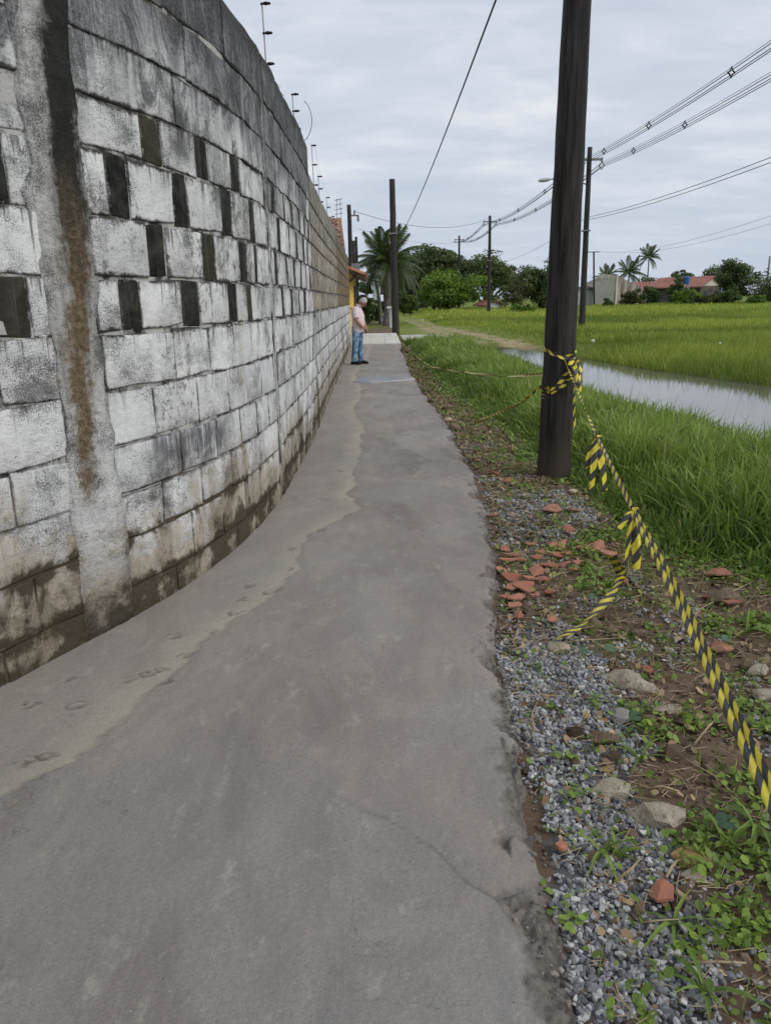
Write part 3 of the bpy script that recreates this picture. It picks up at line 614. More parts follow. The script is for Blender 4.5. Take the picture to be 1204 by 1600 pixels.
def crossarm(t, c, z, w_, side=1):
    """spaced-cable bracket: an arm with two hung carriers"""
    b = MB(); b.box((c[0] - w_, c[1] - .05, z - .05), (c[0] + w_, c[1] + .05, z + .05)); b.build('bracket', MAT['metal'], t)
    for sx in (-1, 1):
        b = MB(); x = c[0] + sx * w_; b.tube([(x, c[1], z + .08), (x, c[1], z - .12)], .05, 8); b.tube([(x - .14, c[1], z - .28), (x, c[1], z - .12), (x + .14, c[1], z - .28), (x, c[1], z - .46), (x - .14, c[1], z - .28)], .03, 6); b.build('insulator', MAT['metal'], t)
Pn = {}
P_line = [(908, 515, 921, 230, 'dark utility pole behind the thick black pole, with a street lamp'), (763, 492, 765, 337, 'dark utility pole with wire brackets in the field before the trees'), (717, 485, 717, 368, 'dark utility pole standing right against the wide tree crowns')]
LINE = []
for i, (bx, by, tx_, ty_, lb) in enumerate(P_line):
    bb = g(bx, by, -.05); tp = aty(tx_, ty_, bb[1]); r_ = .17 if i == 0 else .19
    t = pole('utility_pole', lb, bb, tp, r_, r_ * .68, MAT['conc_pole'], 12, 'poles of the power line'); LINE.append((bb, tp, t))
    crossarm(t, tp, tp[2] - .55, .62)
    b = MB(); b.box((tp[0] - .18, tp[1] - .2, tp[2] * .55), (tp[0] + .18, tp[1] + .2, tp[2] * .55 + .07)); b.build('clamp_band', MAT['metal'], t)
bb, tp, t = LINE[0]
# street lamp arm reaching back over the lane
lp = aty(851, 281, bb[1] - .1); am = np.array([tp[0], tp[1], lp[2] - .25])
b = MB(); b.tube([am, am + (lp - am) * .5 + np.array([0, 0, .18]), lp + np.array([.3, 0, .03])], .035, 8); arm = b.build('lamp_arm', MAT['metal'], t)
b = MB(); b.loft([[(lp[0] + a, lp[1] + .13 * s_ * math.cos(q), lp[2] + .10 * s_ * math.sin(q) + .12 * a) for q in np.linspace(0, 2 * math.pi, 9)[:-1]] for a, s_ in ((-.34, .25), (-.25, .8), (-.05, 1.05), (.15, .9), (.32, .45))]); b.build('lamp_head', MAT['lampglass'], arm, True)
bare_b = g(618, 522, -.02); bare_t = aty(612, 280, bare_b[1])
BP = pole('utility_pole', 'bare dark pole without wires standing in front of the coconut palm', bare_b, bare_t, .185, .135, MAT['conc_pole'], 14)
b = MB(); q = bare_b + (bare_t - bare_b) * .66; b.box((q[0] - .2, q[1] - .18, q[2] - .03), (q[0] + .2, q[1] + .18, q[2] + .03)); b.build('clamp_band', MAT['metal'], BP)
# left poles by the yellow house
lb_ = (-1.72, 47, 0); lt = aty(545, 320, 47)
LP = pole('utility_pole', 'slim grey pole rising behind the yellow house with one wire bracket', (lt[0] + .02, 47), lt, .16, .12, MAT['conc_pole'], 10)
b = MB(); b.box((lt[0], 46.95, lt[2] - .62), (lt[0] + .55, 47.05, lt[2] - .54)); b.tube([(lt[0] + .3, 47, lt[2] - .58), (lt[0] + .3, 47, lt[2] - .3)], .06, 6); b.tube([(lt[0] + .5, 47, lt[2] - .6), (lt[0] + .5, 47, lt[2] - .9)], .07, 6); b.build('bracket', MAT['metal'], LP)
b = MB(); b.box((lt[0] + .05, 46.7, aty(549, 440, 47)[2] + .5), (lt[0] + .5, 46.9, aty(549, 440, 47)[2] + 1.0)); b.build('meter_box', MAT['metal'], LP)
for (x_, y0_, lb) in [(552, 376, 'shorter dark post left of the coconut palm, behind the tiled canopy'), (556, 370, 'thin dark post nearest the coconut palm, behind the tiled canopy')]:
    tp2 = aty(x_, y0_, 50 + (x_ - 552) * .4); pole('post', lb, (tp2[0], tp2[1]), tp2, .10, .08, MAT['conc_pole'], 8)
# far cross-arm pole by the houses, right edge pole, thin pole in front of the trees
fb = aty(928, 472, 128); ft = aty(927, 393, 128); t = pole('utility_pole', 'thin far pole with a short crossarm beside the cream gable wall', (fb[0], 128), ft, .16, .13, MAT['conc_pole'], 8)
b = MB(); b.box((ft[0] - .9, 127.9, ft[2] - .15), (ft[0] + .9, 128.1, ft[2])); b.build('crossarm', MAT['metal'], t)
rt_ = aty(1202, 400, 118); pole('utility_pole', 'thin far pole among the bushes at the right edge', (rt_[0], 118), rt_, .15, .12, MAT['metal'], 8)
th = aty(677, 420, 104); pole('post', 'thin dark post in front of the bright green tree', (th[0], 104), th, .16, .13, MAT['conc_pole'], 8)
# next pole of the line lies right of the frame
nx = np.array([9.2, 2.0, 8.3]); t = pole('utility_pole', 'nearest pole of the power line, right of the lane', (9.25, 2.0), nx, .17, .12, MAT['conc_pole'], 12, 'poles of the power line'); crossarm(t, nx, nx[2] - .55, .62)

def sagline(a, b_, sag, n=18):
    a = np.array(a, float); b_ = np.array(b_, float); return [a + (b_ - a) * t + np.array([0, 0, -4 * sag * t * (1 - t)]) for t in np.linspace(0, 1, n)]
def cable(pts, r, label, group=None):
    b = MB(); b.tube(pts, r, 5); return tag(b.build('cable', MAT['black'], None, True), label, 'cable', group)
chain = [nx] + [l[1] for l in LINE]; spans = ['between the thick black pole and the right edge', 'between the lamp pole and the field pole', 'between the field pole and the tree pole']
for si in range(3):
    A, B_ = chain[si], chain[si + 1]
    for sx, nm in ((-1, 'left'), (1, 'right')):
        bund = []
        for ci, (ox, oz, cn) in enumerate(((-.085, -.80, 'left'), (.085, -.80, 'right'), (0, -.91, 'lowest'), (0, -.68, 'top'))):
            pa = A + np.array([sx * .62 + ox, 0, oz]); pb = B_ + np.array([sx * .62 + ox, 0, oz]); L = sagline(pa, pb, .55, 20); bund.append(L)
            cable(L, .007 if ci == 3 else (.011, .016, .022)[si], f'{cn} cable, {nm} power bundle {spans[si]}', 'power cables')
        for fi, f_ in enumerate((.33, .52, .70, .86) if si == 0 else (.2, .45, .7)):
            i0 = f_ * 19; i_ = int(i0); q = [L[i_] + (L[i_ + 1] - L[i_]) * (i0 - i_) for L in bund]; t = thing('cable_spacer', f'{["nearest", "second", "third", "farthest"][fi]} spacer, {nm} power bundle {spans[si]}', 'spacer', q[0], 'cable spacers'); b = MB()
            mc = sum(q) / 4; b.tube([q[0], q[0] * .5 + q[3] * .3 + mc * .2, q[3], q[1] * .5 + q[3] * .3 + mc * .2, q[1], q[1] * .5 + q[2] * .3 + mc * .2, q[2], q[0] * .5 + q[2] * .3 + mc * .2, q[0]], .026 if si else .020, 6); b.build('frame', MAT['black'], t)
            for c_ in q: b = MB(); b.ball(c_, .028, 6, 4); b.build('clip', MAT['black'], t)
# low telephone lines
A = nx + np.array([0, 0, -3.0]); tel = [(A, LINE[0][1] + np.array([0, 0, -3.2])), (A + np.array([0, 0, -.12]), LINE[0][1] + np.array([0, 0, -3.32])), (LINE[0][1] + np.array([0, 0, -3.2]), LINE[1][1] + np.array([0, 0, -4.6])), (LINE[1][1] + np.array([0, 0, -4.6]), LINE[2][1] + np.array([0, 0, -4.5]))]
for (a, b_), s_ in zip(tel, ('upper telephone line right of the thick black pole', 'lower telephone line right of the thick black pole', 'telephone line sagging left of the thick black pole', 'telephone line crossing in front of the wide trees')): cable(sagline(a, b_, .5), .010, s_)
cable(sagline(lt + np.array([.3, 0, -.35]), LINE[1][1] + np.array([0, 0, -.2]), .9, 24), .014, 'long wire crossing the sky behind the bare pole')
cable(sagline(lt + np.array([.5, 0, -1.3]), LINE[1][1] + np.array([0, 0, -1.6]), .9, 24), .007, 'faint lower wire crossing the sky behind the bare pole')
# overhead wire that drops from above the camera to the bare pole
w1 = aty(625, 368, 38.2); w0 = aty(775, -2, 9.0); w00 = w0 + (w0 - w1) * .35 + np.array([0, 0, .25])
pts = [w00, w0] + [w0 + (w1 - w0) * t + np.array([0, 0, -.9 * t * (1 - t)]) for t in np.linspace(.1, 1, 14)]
cable(pts, .011, 'single twisted wire slanting down to the bare pole')
cable(sagline(ft + np.array([0, 0, .02]), aty(1215, 333, 62), 1.0, 24), .012, 'upper faint wire running from the far crossarm pole'); cable(sagline(ft + np.array([.6, 0, .02]), aty(1215, 346, 62), 1.0, 24), .012, 'lower faint wire running from the far crossarm pole')

# ------------------------------------------------------------------ electric fence posts on the wall
MAT['rod'] = simple('galvanised_rod', (.30, .30, .31), (.45, .45, .46), 10, .5, .05)
words = ['tallest in view, above the dark wall joint', 'above the end of the tall wall', 'where the wall steps down, by a loop of wire', 'first above the beige wall', 'second above the beige wall', 'third above the beige wall', 'fourth above the beige wall', 'above the brown wall', 'far above the brown wall near the tiled roof']
FP = []
def s_off(px, py_, off):
    d = ray(px, py_); ox = WX + TYs * off; oy = WY - TXs * off; t_ = ox * d[1] - oy * d[0]; i_ = np.where(np.sign(t_[:-1]) != np.sign(t_[1:]))[0][0]; return SS[i_], CAMH + d[2] * oy[i_] / d[1]
for i, (fx, fy) in enumerate(((410, 5), (457, 147), (487, 226), (497, 275), (510, 308), (518, 338), (523, 350), (528, 362), (533, 375))):
    s, zp = s_off(fx, fy, -.13); zt = 3.42 if s < 10 else 3.12; bs = wall(s, zt - .05, -.12); t = thing('fence_post', 'electric fence rod with insulators, ' + words[i], 'fence post', bs, 'electric fence rods'); ln = wall(s - .03, zp, -.13)
    b = MB(); b.tube([bs - np.array([0, 0, .1]), bs + (ln - bs) * .5, ln], [.008, .007, .006], 6); b.build('rod', MAT['rod'], t)
    b = MB(); b.box(bs + np.array([-.03, -.03, .02]), bs + np.array([.03, .03, .07])); b.build('base_clip', MAT['rod'], t)
    FP.append([])
    for f_ in (.36, .68, .98):
        q = bs + (ln - bs) * f_; b = MB(); b.tube([q + np.array([-.012, 0, 0]), q + np.array([.05, -.01, 0])], .009, 6); b.ball(q + np.array([.035, -.01, 0]), .026, 8, 4, (1, 1, .55)); b.ball(q + np.array([.06, -.01, 0]), .019, 8, 4, (1, 1, .6)); b.build('insulator', MAT['black'], t, True); FP[-1].append(q + np.array([.05, -.01, 0]))
for w_ in range(3): 
    pts = []
    for a, b_ in zip(FP[2:], FP[3:]): pts += sagline(a[w_], b_[w_], .02, 5)[:-1]
    cable(pts + [FP[-1][w_]], .0012, ['lowest', 'middle', 'top'][w_] + ' thin electric fence wire over the beige wall', 'electric fence wires')
q = wall(9.9, 3.38, -.1); lo = [q + np.array([.02 + .16 * math.sin(a), .1 * (1 - math.cos(a)), .30 - .26 * math.cos(a) + (.0)]) for a in np.linspace(-.3, 2.7, 14)]
cable([q] + lo, .004, 'loose loop of wire curling over the end of the tall wall')

# ------------------------------------------------------------------ yellow house at the end of the wall
MAT['yellow'] = simple('yellow_plaster', (.62, .42, .075), (.74, .52, .11), 2.5, .85, .15)
k = NT('terracotta', .85, .25); p = k.pos(); k.col(k.mix(k.rng(k.noise(p, 5, 5, .6), .3, .7), (.24, .085, .045), (.46, .20, .11))).bump(k.noise(p, 40, 4), .3, .006); MAT['terra'] = k.m
k = NT('old_terracotta', .9, .2); p = k.pos(); k.col(k.mix(k.rng(k.noise(p, 4, 5, .7), .3, .7), (.10, .06, .045), (.42, .24, .16))).bump(k.noise(p, 40, 4), .3, .006); MAT['terra_old'] = k.m
k = NT('pink_terracotta', .9, .2); p = k.pos(); k.col(k.mix(k.rng(k.noise(p, 1.2, 5, .7), .3, .7), (.28, .125, .10), (.38, .19, .155))); MAT['terra_pink'] = k.m
MAT['wood'] = simple('dark_wood', (.035, .02, .014), (.08, .05, .035), 6, .7, .2)
MAT['white'] = simple('white_paint', (.60, .60, .58), (.74, .74, .72), 4, .7, .1)
MAT['glass'] = simple('window_glass', (.02, .025, .03), (.03, .035, .04), 4, .08, .02)
def tiled_slope(parent, P00, P10, P01, P11, n, mat, name='roof_tile', rows=1, r=None):
    """roman tile rolls running from the ridge edge P00-P10 down to the eave P01-P11"""
    P00, P10, P01, P11 = [np.array(v, float) for v in (P00, P10, P01, P11)]
    for i in range(n):
        for j in range(rows):
            t0, t1 = j / rows, (j + 1.12) / rows; t1 = min(t1, 1.0 + .02)
            f = (i + .5) / n; A_ = P00 + (P10 - P00) * f; B_ = P01 + (P11 - P01) * f; w_ = np.linalg.norm(P10 - P00) / n if r is None else r * 2
            u_ = (P10 - P00) / np.linalg.norm(P10 - P00); d = B_ - A_; nrm = np.cross(u_, d); nrm /= np.linalg.norm(nrm); nrm *= np.sign(nrm[2]); a0 = A_ + d * t0; a1 = A_ + d * t1; lift = nrm * .02
            rings = []
            for c_, lf in ((a0, 0), (a1, 1)):
                rings.append([c_ + u_ * (w_ * .52 * math.cos(q)) + nrm * (w_ * .36 * math.sin(q)) + lift * lf for q in np.linspace(0, math.pi, 7)] + [c_ + u_ * (w_ * .45 * math.cos(q)) + nrm * (w_ * .24 * math.sin(q)) + lift * lf for q in np.linspace(math.pi, 0, 5)])
            b = MB(); b.loft(rings); b.build(name, mat, parent)
yh = thing('yellow_house', 'yellow house front with red tiled gate canopy at the end of the walls', 'house', (-3, 31, 0))
b = MB(); b.box((-6.5, 29.3, -.2), (-1.19, 36.5, 2.62)); b.build('wall', MAT['yellow'], yh)
b = MB(); b.box((-1.21, 34.6, .09), (-1.13, 35.6, 2.2)); dr = b.build('gate', MAT['wood'], yh); b = MB(); b.box((-1.13, 34.7, 1.0), (-1.10, 34.76, 1.15)); b.build('handle', MAT['metal'], dr)
b = MB(); b.tube([(-1.16, 29.6, 1.35), (-1.10, 31.0, 1.2), (-1.12, 33, 1.05)], .02, 6); b.build('handrail', MAT['wood'], yh)
b = MB(); b.box((-1.21, 29.4, .08), (-1.16, 34.4, .35)); b.build('plinth', MAT['slab'], yh)
R0 = (-1.75, 29.2, 2.92); R1 = (-1.75, 36.4, 2.92); E0 = (-.60, 29.2, 2.47); E1 = (-.60, 36.4, 2.47)
b = MB(); b.add([R0, R1, E1, E0] + [(x, y, z - .09) for x, y, z in (R0, R1, E1, E0)], [(0, 1, 2, 3), (7, 6, 5, 4), (0, 3, 7, 4), (1, 5, 6, 2), (3, 2, 6, 7), (0, 4, 5, 1)]); cn = b.build('canopy', MAT['wood'], yh)
tiled_slope(cn, np.array(R0) + [0, 0, .02], np.array(R1) + [0, 0, .02], np.array(E0) + [-.03, 0, .02], np.array(E1) + [-.03, 0, .02], 26, MAT['terra'], rows=2)
b = MB(); b.tube([(-.9, 29.32, 2.5), (-1.2, 29.32, 2.25)], .05, 6); b.build('brace', MAT['wood'], yh)
b = MB(); b.tube([(-1.75, 29.2, 2.96), (-1.75, 36.4, 2.96)], .09, 8); b.build('ridge', MAT['terra'], cn)
oh = thing('old_house', 'house with weathered tile roof peeping over the brown wall', 'house', (-4.5, 33, 0))
b = MB(); b.box((-6.8, 30.2, 2.6), (-1.85, 35.8, 3.72)); b.build('wall', MAT['white'], oh)
b = MB(); A_ = [(-7.1, 29.9, 3.7), (-1.55, 29.9, 3.7), (-1.55, 36.1, 3.7), (-7.1, 36.1, 3.7), (-7.1, 33, 4.75), (-1.55, 33, 4.75)]; b.add(A_ + [(x, y, z - .1) for x, y, z in A_], [(0, 1, 5, 4), (2, 3, 4, 5), (3, 0, 4), (1, 2, 5), (7, 6, 9, 8)]); rf = b.build('roof', MAT['terra_old'], oh)
tiled_slope(rf, (-3.8, 33, 4.77), (-1.55, 33, 4.77), (-3.8, 29.85, 3.70), (-1.55, 29.85, 3.70), 11, MAT['terra_old'], rows=7)
tiled_slope(rf, (-7.1, 33, 4.77), (-3.8, 33, 4.77), (-7.1, 29.85, 3.70), (-3.8, 29.85, 3.70), 16, MAT['terra_old'], rows=1)
b = MB(); b.box((-2.1, 29.85, 2.7), (-1.75, 30.05, 3.72)); b.build('pillar', MAT['slab'], oh)
an = thing('antenna', 'spindly rooftop antenna above the weathered tile roof', 'antenna', (-2.0, 33, 4.75)); q0 = aty(530, 362, 33); b = MB()
for dx in (-.1, .1):
    b.tube([(q0[0] + dx, 33, 4.6), (q0[0] + dx * .6, 33, 5.55)], .012, 5)
b.build('mast', MAT['metal'], an); b = MB()
for z_ in (4.95, 5.12, 5.3, 5.48): b.tube([(q0[0] - .16, 33, z_), (q0[0] + .16, 33, z_ + .06)], .014, 5)
b.build('rungs', MAT['metal'], an)
# small white post
wp = g(611, 505, -.05); wp = np.array([aty(611, 490, 49)[0], 49, -.05]); t = thing('standpipe', 'small white post with a flat cap beside the bare pole', 'post', wp); b = MB(); b.tube([wp, wp + np.array([0, 0, 1.15])], .11, 8); b.build('stem', MAT['white'], t); b = MB(); b.box(wp + np.array([-.26, -.2, 1.15]), wp + np.array([.26, .2, 1.28])); b.build('cap', MAT['white'], t)

# ------------------------------------------------------------------ houses across the field
MAT['cream'] = simple('cream_plaster', (.52, .49, .42), (.62, .585, .51), .8, .9, .1)
k = NT('stained_plaster', .95, .2); p = k.pos(); n = k.noise(k.mapv(p, (1.6, 1.6, .25)), 1, 6, .7, .4); k.col(k.mix(k.rng(n, .4, .62), (.42, .38, .31), (.11, .10, .085))); MAT['stained'] = k.m
MAT['darkwall'] = simple('dark_plaster', (.07, .06, .052), (.14, .12, .105), .8, .9, .1)
MAT['blue'] = simple('blue_plastic', (.02, .10, .33), (.03, .14, .42), 2, .5, .05)
gh = thing('gable_house', 'cream plaster house with one bright and one stained wall across the field', 'house', (38, 130, 0))
A_ = aty(926, 449, 131); B_ = aty(963, 430, 126); C_ = aty(1003, 450, 133)
b = MB()
def wallquad(b, p, q, th=.25):
    d = (np.array(q) - np.array(p))[:2]; n_ = np.array([-d[1], d[0]]) / np.linalg.norm(d) * th; V = []
    for o in (0, 1):
        for (pt, z) in ((p, -.4), (q, -.4), (q, q[2]), (p, p[2])): V.append((pt[0] + n_[0] * o, pt[1] + n_[1] * o, z))
    b.add(V, [(0, 1, 2, 3), (7, 6, 5, 4), (0, 4, 5, 1), (1, 5, 6, 2), (2, 6, 7, 3), (3, 7, 4, 0)])
wallquad(b, A_, B_); b.build('wall', MAT['cream'], gh); b = MB(); wallquad(b, np.array(B_) + [.02, .02, -.03], C_); tag(b.build('wall', MAT['stained'], gh), 'wall with dark runs of mould')
D_ = np.array(A_) + [2, 14, .6]; E_ = np.array(B_) + [1, 12, .6]; F_ = np.array(C_) + [1, 10, 0]
b = MB(); b.add([A_, B_, C_, D_, E_, F_], [(0, 1, 4, 3), (1, 2, 5, 4)]); b.add([np.array(v) - [0, 0, .15] for v in (A_, B_, C_, D_, E_, F_)], [(3, 4, 1, 0), (4, 5, 2, 1)]); b.build('roof', MAT['stained'], gh)
sh = thing('shed', 'low white shed behind the thin crossarm pole', 'shed', (33, 136, 0)); q0 = aty(908, 452, 136); q1 = aty(930, 452, 136); b = MB(); b.box((q0[0], 136, -.2), (q1[0] + .4, 141, q0[2])); b.build('wall', MAT['white'], sh); b = MB(); b.box((q0[0] - .3, 135.6, q0[2]), (q1[0] + .7, 141.4, q0[2] + .45)); b.build('roof', MAT['metal'], sh)
def gabled(name, label, cx, cy, rot, W_, L_, h, rise, wm_, rm, gm=None, group=None):
    """gable faces local -y, ridge runs along local y"""
    t = thing(name, label, 'house', (cx, cy, -.05), group); c, s = math.cos(rot), math.sin(rot)
    def X(x, y, z): return (cx + x * c - y * s, cy + x * s + y * c, z - .05)
    b = MB(); w2 = W_ / 2; b.add([X(-w2, 0, -.3), X(w2, 0, -.3), X(w2, L_, -.3), X(-w2, L_, -.3), X(-w2, 0, h), X(w2, 0, h), X(w2, L_, h), X(-w2, L_, h)], [(0, 1, 5, 4), (1, 2, 6, 5), (2, 3, 7, 6), (3, 0, 4, 7), (4, 5, 6, 7)]); b.build('wall', wm_, t)
    b = MB(); b.add([X(-w2, -.02, h), X(w2, -.02, h), X(0, -.02, h + rise), X(-w2, .2, h), X(w2, .2, h), X(0, .2, h + rise)], [(0, 1, 2), (5, 4, 3), (0, 3, 4, 1)]); b.build('gable', gm or wm_, t)
    for sx in (-1, 1):
        o = .55; ex = sx * (w2 + o); ez = h - rise * o / w2; rt2 = [X(0, -.5, h + rise + .14), X(0, L_ + .5, h + rise + .14), X(ex, L_ + .5, ez + .14), X(ex, -.5, ez + .14)]; b = MB(); b.add(rt2 + [(x, y, z - .14) for x, y, z in rt2], [(0, 1, 2, 3), (7, 6, 5, 4), (0, 3, 7, 4), (1, 5, 6, 2), (2, 6, 7, 3)]); rf = b.build('roof', rm, t)
        n = int(L_ / .5); b = MB()
        for i in range(n):
            y = -.45 + (L_ + .9) * i / n; b.tube([X(0, y, h + rise + .16), X(ex, y, ez + .16)], .09, 5)
        tag(b.build('tile_rolls', rm, rf), kind='stuff')
    return t, X
hp = aty(1110, 452, 128); t, X = gabled('red_roof_house', 'house with pinkish red tile roof and pale gable across the field', hp[0], 128, R(38), 6.2, 9, 2.9, 1.35, MAT['darkwall'], MAT['terra_pink'], MAT['cream'])
for sx in (-1.6, 1.4):
    b = MB(); P = [X(sx - .5, -.05, 1.1), X(sx + .5, -.05, 1.1), X(sx + .5, -.05, 2.2), X(sx - .5, -.05, 2.2)]; Q = [X(sx - .5, .05, 1.1), X(sx + .5, .05, 1.1), X(sx + .5, .05, 2.2), X(sx - .5, .05, 2.2)]; b.add(P + Q, [(0, 1, 2, 3), (0, 4, 5, 1), (1, 5, 6, 2), (2, 6, 7, 3), (3, 7, 4, 0)]); b.build('window', MAT['glass'], t)
hp2 = aty(1018, 455, 140); t2, _ = gabled('red_roof_house', 'house with a long low red roof between the palm and the shrubs', hp2[0] + 5.5, 136, R(80), 5.5, 12, 2.5, 1.2, MAT['cream'], MAT['terra_pink'])
wt = aty(1071, 443, 124); t = thing('water_tank', 'blue plastic water tank against the red tile roof', 'tank', (wt[0], 124, 0)); b = MB(); b.tube([(wt[0], 124, wt[2] - .1), (wt[0], 124, wt[2] + .05), (wt[0], 124, wt[2] + .85), (wt[0], 124, wt[2] + .9)], [.42, .45, .5, .5], 16); b.build('drum', MAT['blue'], t); b = MB(); b.tube([(wt[0], 124, wt[2] + .9), (wt[0], 124, wt[2] + .98), (wt[0], 124, wt[2] + 1.08)], [.52, .48, .15], 16); b.build('lid', MAT['blue'], t); b = MB()
for a in range(4): b.tube([(wt[0] + .5 * math.cos(a * 1.57 + .78), 124 + .5 * math.sin(a * 1.57 + .78), -.2), (wt[0] + .5 * math.cos(a * 1.57 + .78), 124 + .5 * math.sin(a * 1.57 + .78), wt[2] - .1)], .08, 6)
b.build('stand', MAT['slab'], t)
hl = aty(774, 470, 112); t3, _ = gabled('low_house', 'small low house half hidden beside the bright green tree', hl[0], 114, R(20), 2.2, 3, .8, .45, MAT['white'], MAT['terra_pink'])
hb = aty(668, 460, 126); t4, _ = gabled('brown_roof_house', 'house with brown roof half hidden behind the bright green tree', hb[0], 127, R(90), 6, 7, 2.9, 2.1, MAT['darkwall'], MAT['wood'])
# ------------------------------------------------------------------ trees
MAT['bark'] = simple('bark', (.05, .04, .032), (.13, .11, .09), 5, .9, .5, .02)
MAT['palm_bark'] = simple('palm_bark', (.09, .08, .07), (.20, .18, .16), 5, .9, .5, .02)
MAT['leaf_dark'] = leafmat('leaf_dark', (.022, .042, .012), (.14, .185, .055))
MAT['leaf_olive'] = leafmat('leaf_olive', (.035, .045, .012), (.13, .14, .040))
MAT['leaf_mid'] = leafmat('leaf_mid', (.025, .052, .012), (.13, .19, .04))
MAT['leaf_bright'] = leafmat('leaf_bright', (.03, .07, .010), (.22, .33, .040))
MAT['leaf_palm'] = leafmat('leaf_palm', (.020, .040, .012), (.085, .12, .030), .4)
MAT['grass'] = leafmat('grass_blade', (.052, .105, .017), (.31, .42, .09), .5, .3)
MAT['grass_field'] = leafmat('field_grass', (.082, .145, .022), (.355, .42, .07), .6, .3)
MAT['weed'] = leafmat('weed_leaf', (.05, .10, .015), (.26, .37, .06), .45, .25)
MAT['straw'] = simple('dry_straw', (.28, .21, .12), (.46, .37, .24), 12, .8, .1)

def leafcloud(centres, rads, per, size, flat=1.0, tones=None):
    """leaf-sized quads spread through clumps; returns verts, faces, tone"""
    n = len(centres) * per; c = np.repeat(np.array(centres), per, 0); r = np.repeat(np.array(rads), per); d = rng.normal(0, 1, (n, 3)); d /= np.linalg.norm(d, axis=1)[:, None]
    rr = rng.random(n) ** .45; p = c + d * (r * rr)[:, None] * np.array([1, 1, flat])
    nrm = d * .6 + rng.normal(0, .6, (n, 3)) + np.array([0, 0, .35]); nrm /= np.linalg.norm(nrm, axis=1)[:, None]
    a = np.cross(nrm, rng.normal(0, 1, (n, 3))); a /= np.linalg.norm(a, axis=1)[:, None] + 1e-9; b_ = np.cross(nrm, a); s = size * rng.uniform(.6, 1.4, n)[:, None]
    V = np.stack([p - a * s, p - b_ * s * .5 + nrm * s * .12, p + a * s, p + b_ * s * .5 + nrm * s * .12], 1).reshape(-1, 3)
    ct = np.repeat(rng.uniform(0, 1, len(centres)) if tones is None else np.array(tones), per); t = np.clip(.55 * ct + .45 * rng.random(n), 0, 1)
    return V, np.arange(n * 4).reshape(-1, 4), np.repeat(t, 4)
def tree(name, label, cat, base, H, rx, rz, mat, style='round', ncl=40, per=90, leaf=.16, trunk=.2, group=None, ry=None, crown_lo=None, gaps=.0):
    ry = ry or rx; base = np.array(base, float); t = thing(name, label, cat, base, group); cz = base[2] + H - rz; C0 = base + np.array([0, 0, H - rz]); cen = []; rad = []; ph0, ph1 = rng.uniform(0, 6.28, 2)
    while len(cen) < ncl:
        d = rng.normal(0, 1, 3); d /= np.linalg.norm(d); q = rng.random() ** (.45 if style != 'umbrella' else .6)
        if style == 'umbrella': d[2] = abs(d[2]) * .9 - .12 * rng.random()
        lob = 1.0 + .22 * math.sin(3 * math.atan2(d[1], d[0]) + ph0) * math.cos(2.5 * d[2] + ph1) + .16 * math.sin(5.3 * d[0] + ph1) + .12 * math.sin(7 * d[2] + ph0)
        if style == 'umbrella': lob = 1 + (lob - 1) * .45
        p = C0 + d * q * np.array([rx, ry, rz]) * .84 * lob
        if style == 'umbrella': p[2] += -.25 * rz * (np.hypot((p[0] - C0[0]) / rx, (p[1] - C0[1]) / ry)) ** 2
        if p[2] < base[2] + .12 * H and style != 'bush': continue
        if style == 'bush' and p[2] < base[2] + .05: continue
        cen.append(p); rad.append((min(rx, rz * 1.6) * rng.uniform(.20, .40)) if style != 'umbrella' else rx * rng.uniform(.11, .24))
    V, Fq, T = leafcloud(cen, rad, per, leaf, .7 if style != 'umbrella' else .45)
    # smaller sprays along the outline
    me = fastmesh('crown', V - base, [Fq], {'tone': T}); objm('crown', me, mat, t)
    b = MB(); fork = base + np.array([rng.normal(0, .1), 0, (H - 2 * rz) * .8 + .15 * H if style != 'bush' else .2]); b.tube([base - np.array([0, 0, .2]), base + (fork - base) * .5 + rng.normal(0, .05, 3), fork], [trunk * 1.15, trunk * .9, trunk * .75], 9)
    for i in rng.choice(len(cen), min(len(cen), 14), False):
        e = cen[i]; mid_ = fork + (e - fork) * .5 + np.array([0, 0, (.12 if style != 'umbrella' else .1) * np.linalg.norm(e - fork)]); b.tube([fork, mid_, e], [trunk * .5, trunk * .28, trunk * .08], 6)
    b.build('trunk', MAT['bark'], t, True); return t
def tree_px(name, label, cat, x0, x1, ytop, ybase, Y, mat, style='round', frac=None, **kw):
    a = aty(x0, ybase, Y); b_ = aty(x1, ybase, Y); top = aty((x0 + x1) / 2, ytop, Y); z0 = -.06; H = top[2] - z0; rx = (b_[0] - a[0]) / 2; rz = H * (frac or .5)
    return tree(name, label, cat, ((a[0] + b_[0]) / 2, Y, z0), H, rx, rz, mat, style, **kw)
tree_px('shade_tree', 'wide flat-topped dark tree behind the bare pole and palm', 'tree', 600, 762, 366, 480, 122, MAT['leaf_dark'], 'umbrella', .55, ncl=190, per=110, leaf=.22, trunk=.4, ry=6)
tree_px('shade_tree', 'spreading tree with see-through crown behind the two field poles', 'tree', 684, 832, 374, 480, 118, MAT['leaf_dark'], 'umbrella', .6, ncl=160, per=85, leaf=.2, trunk=.4, ry=6)
tree_px('leafy_tree', 'bright green bushy tree in front of the wide dark trees', 'tree', 634, 766, 424, 486, 103, MAT['leaf_bright'], 'round', .47, ncl=100, per=120, leaf=.2, trunk=.22, ry=3.5)
tree_px('leafy_tree', 'low olive scrub tree between the field pole and the round dark tree', 'tree', 772, 840, 434, 478, 97, MAT['leaf_olive'], 'bush', .5, ncl=44, per=60, leaf=.14, trunk=.09, ry=2)
tree_px('round_tree', 'round dark tree just left of the thick black pole', 'tree', 800, 890, 409, 474, 99, MAT['leaf_dark'], 'bush', .53, ncl=75, per=150, leaf=.17, trunk=.2)
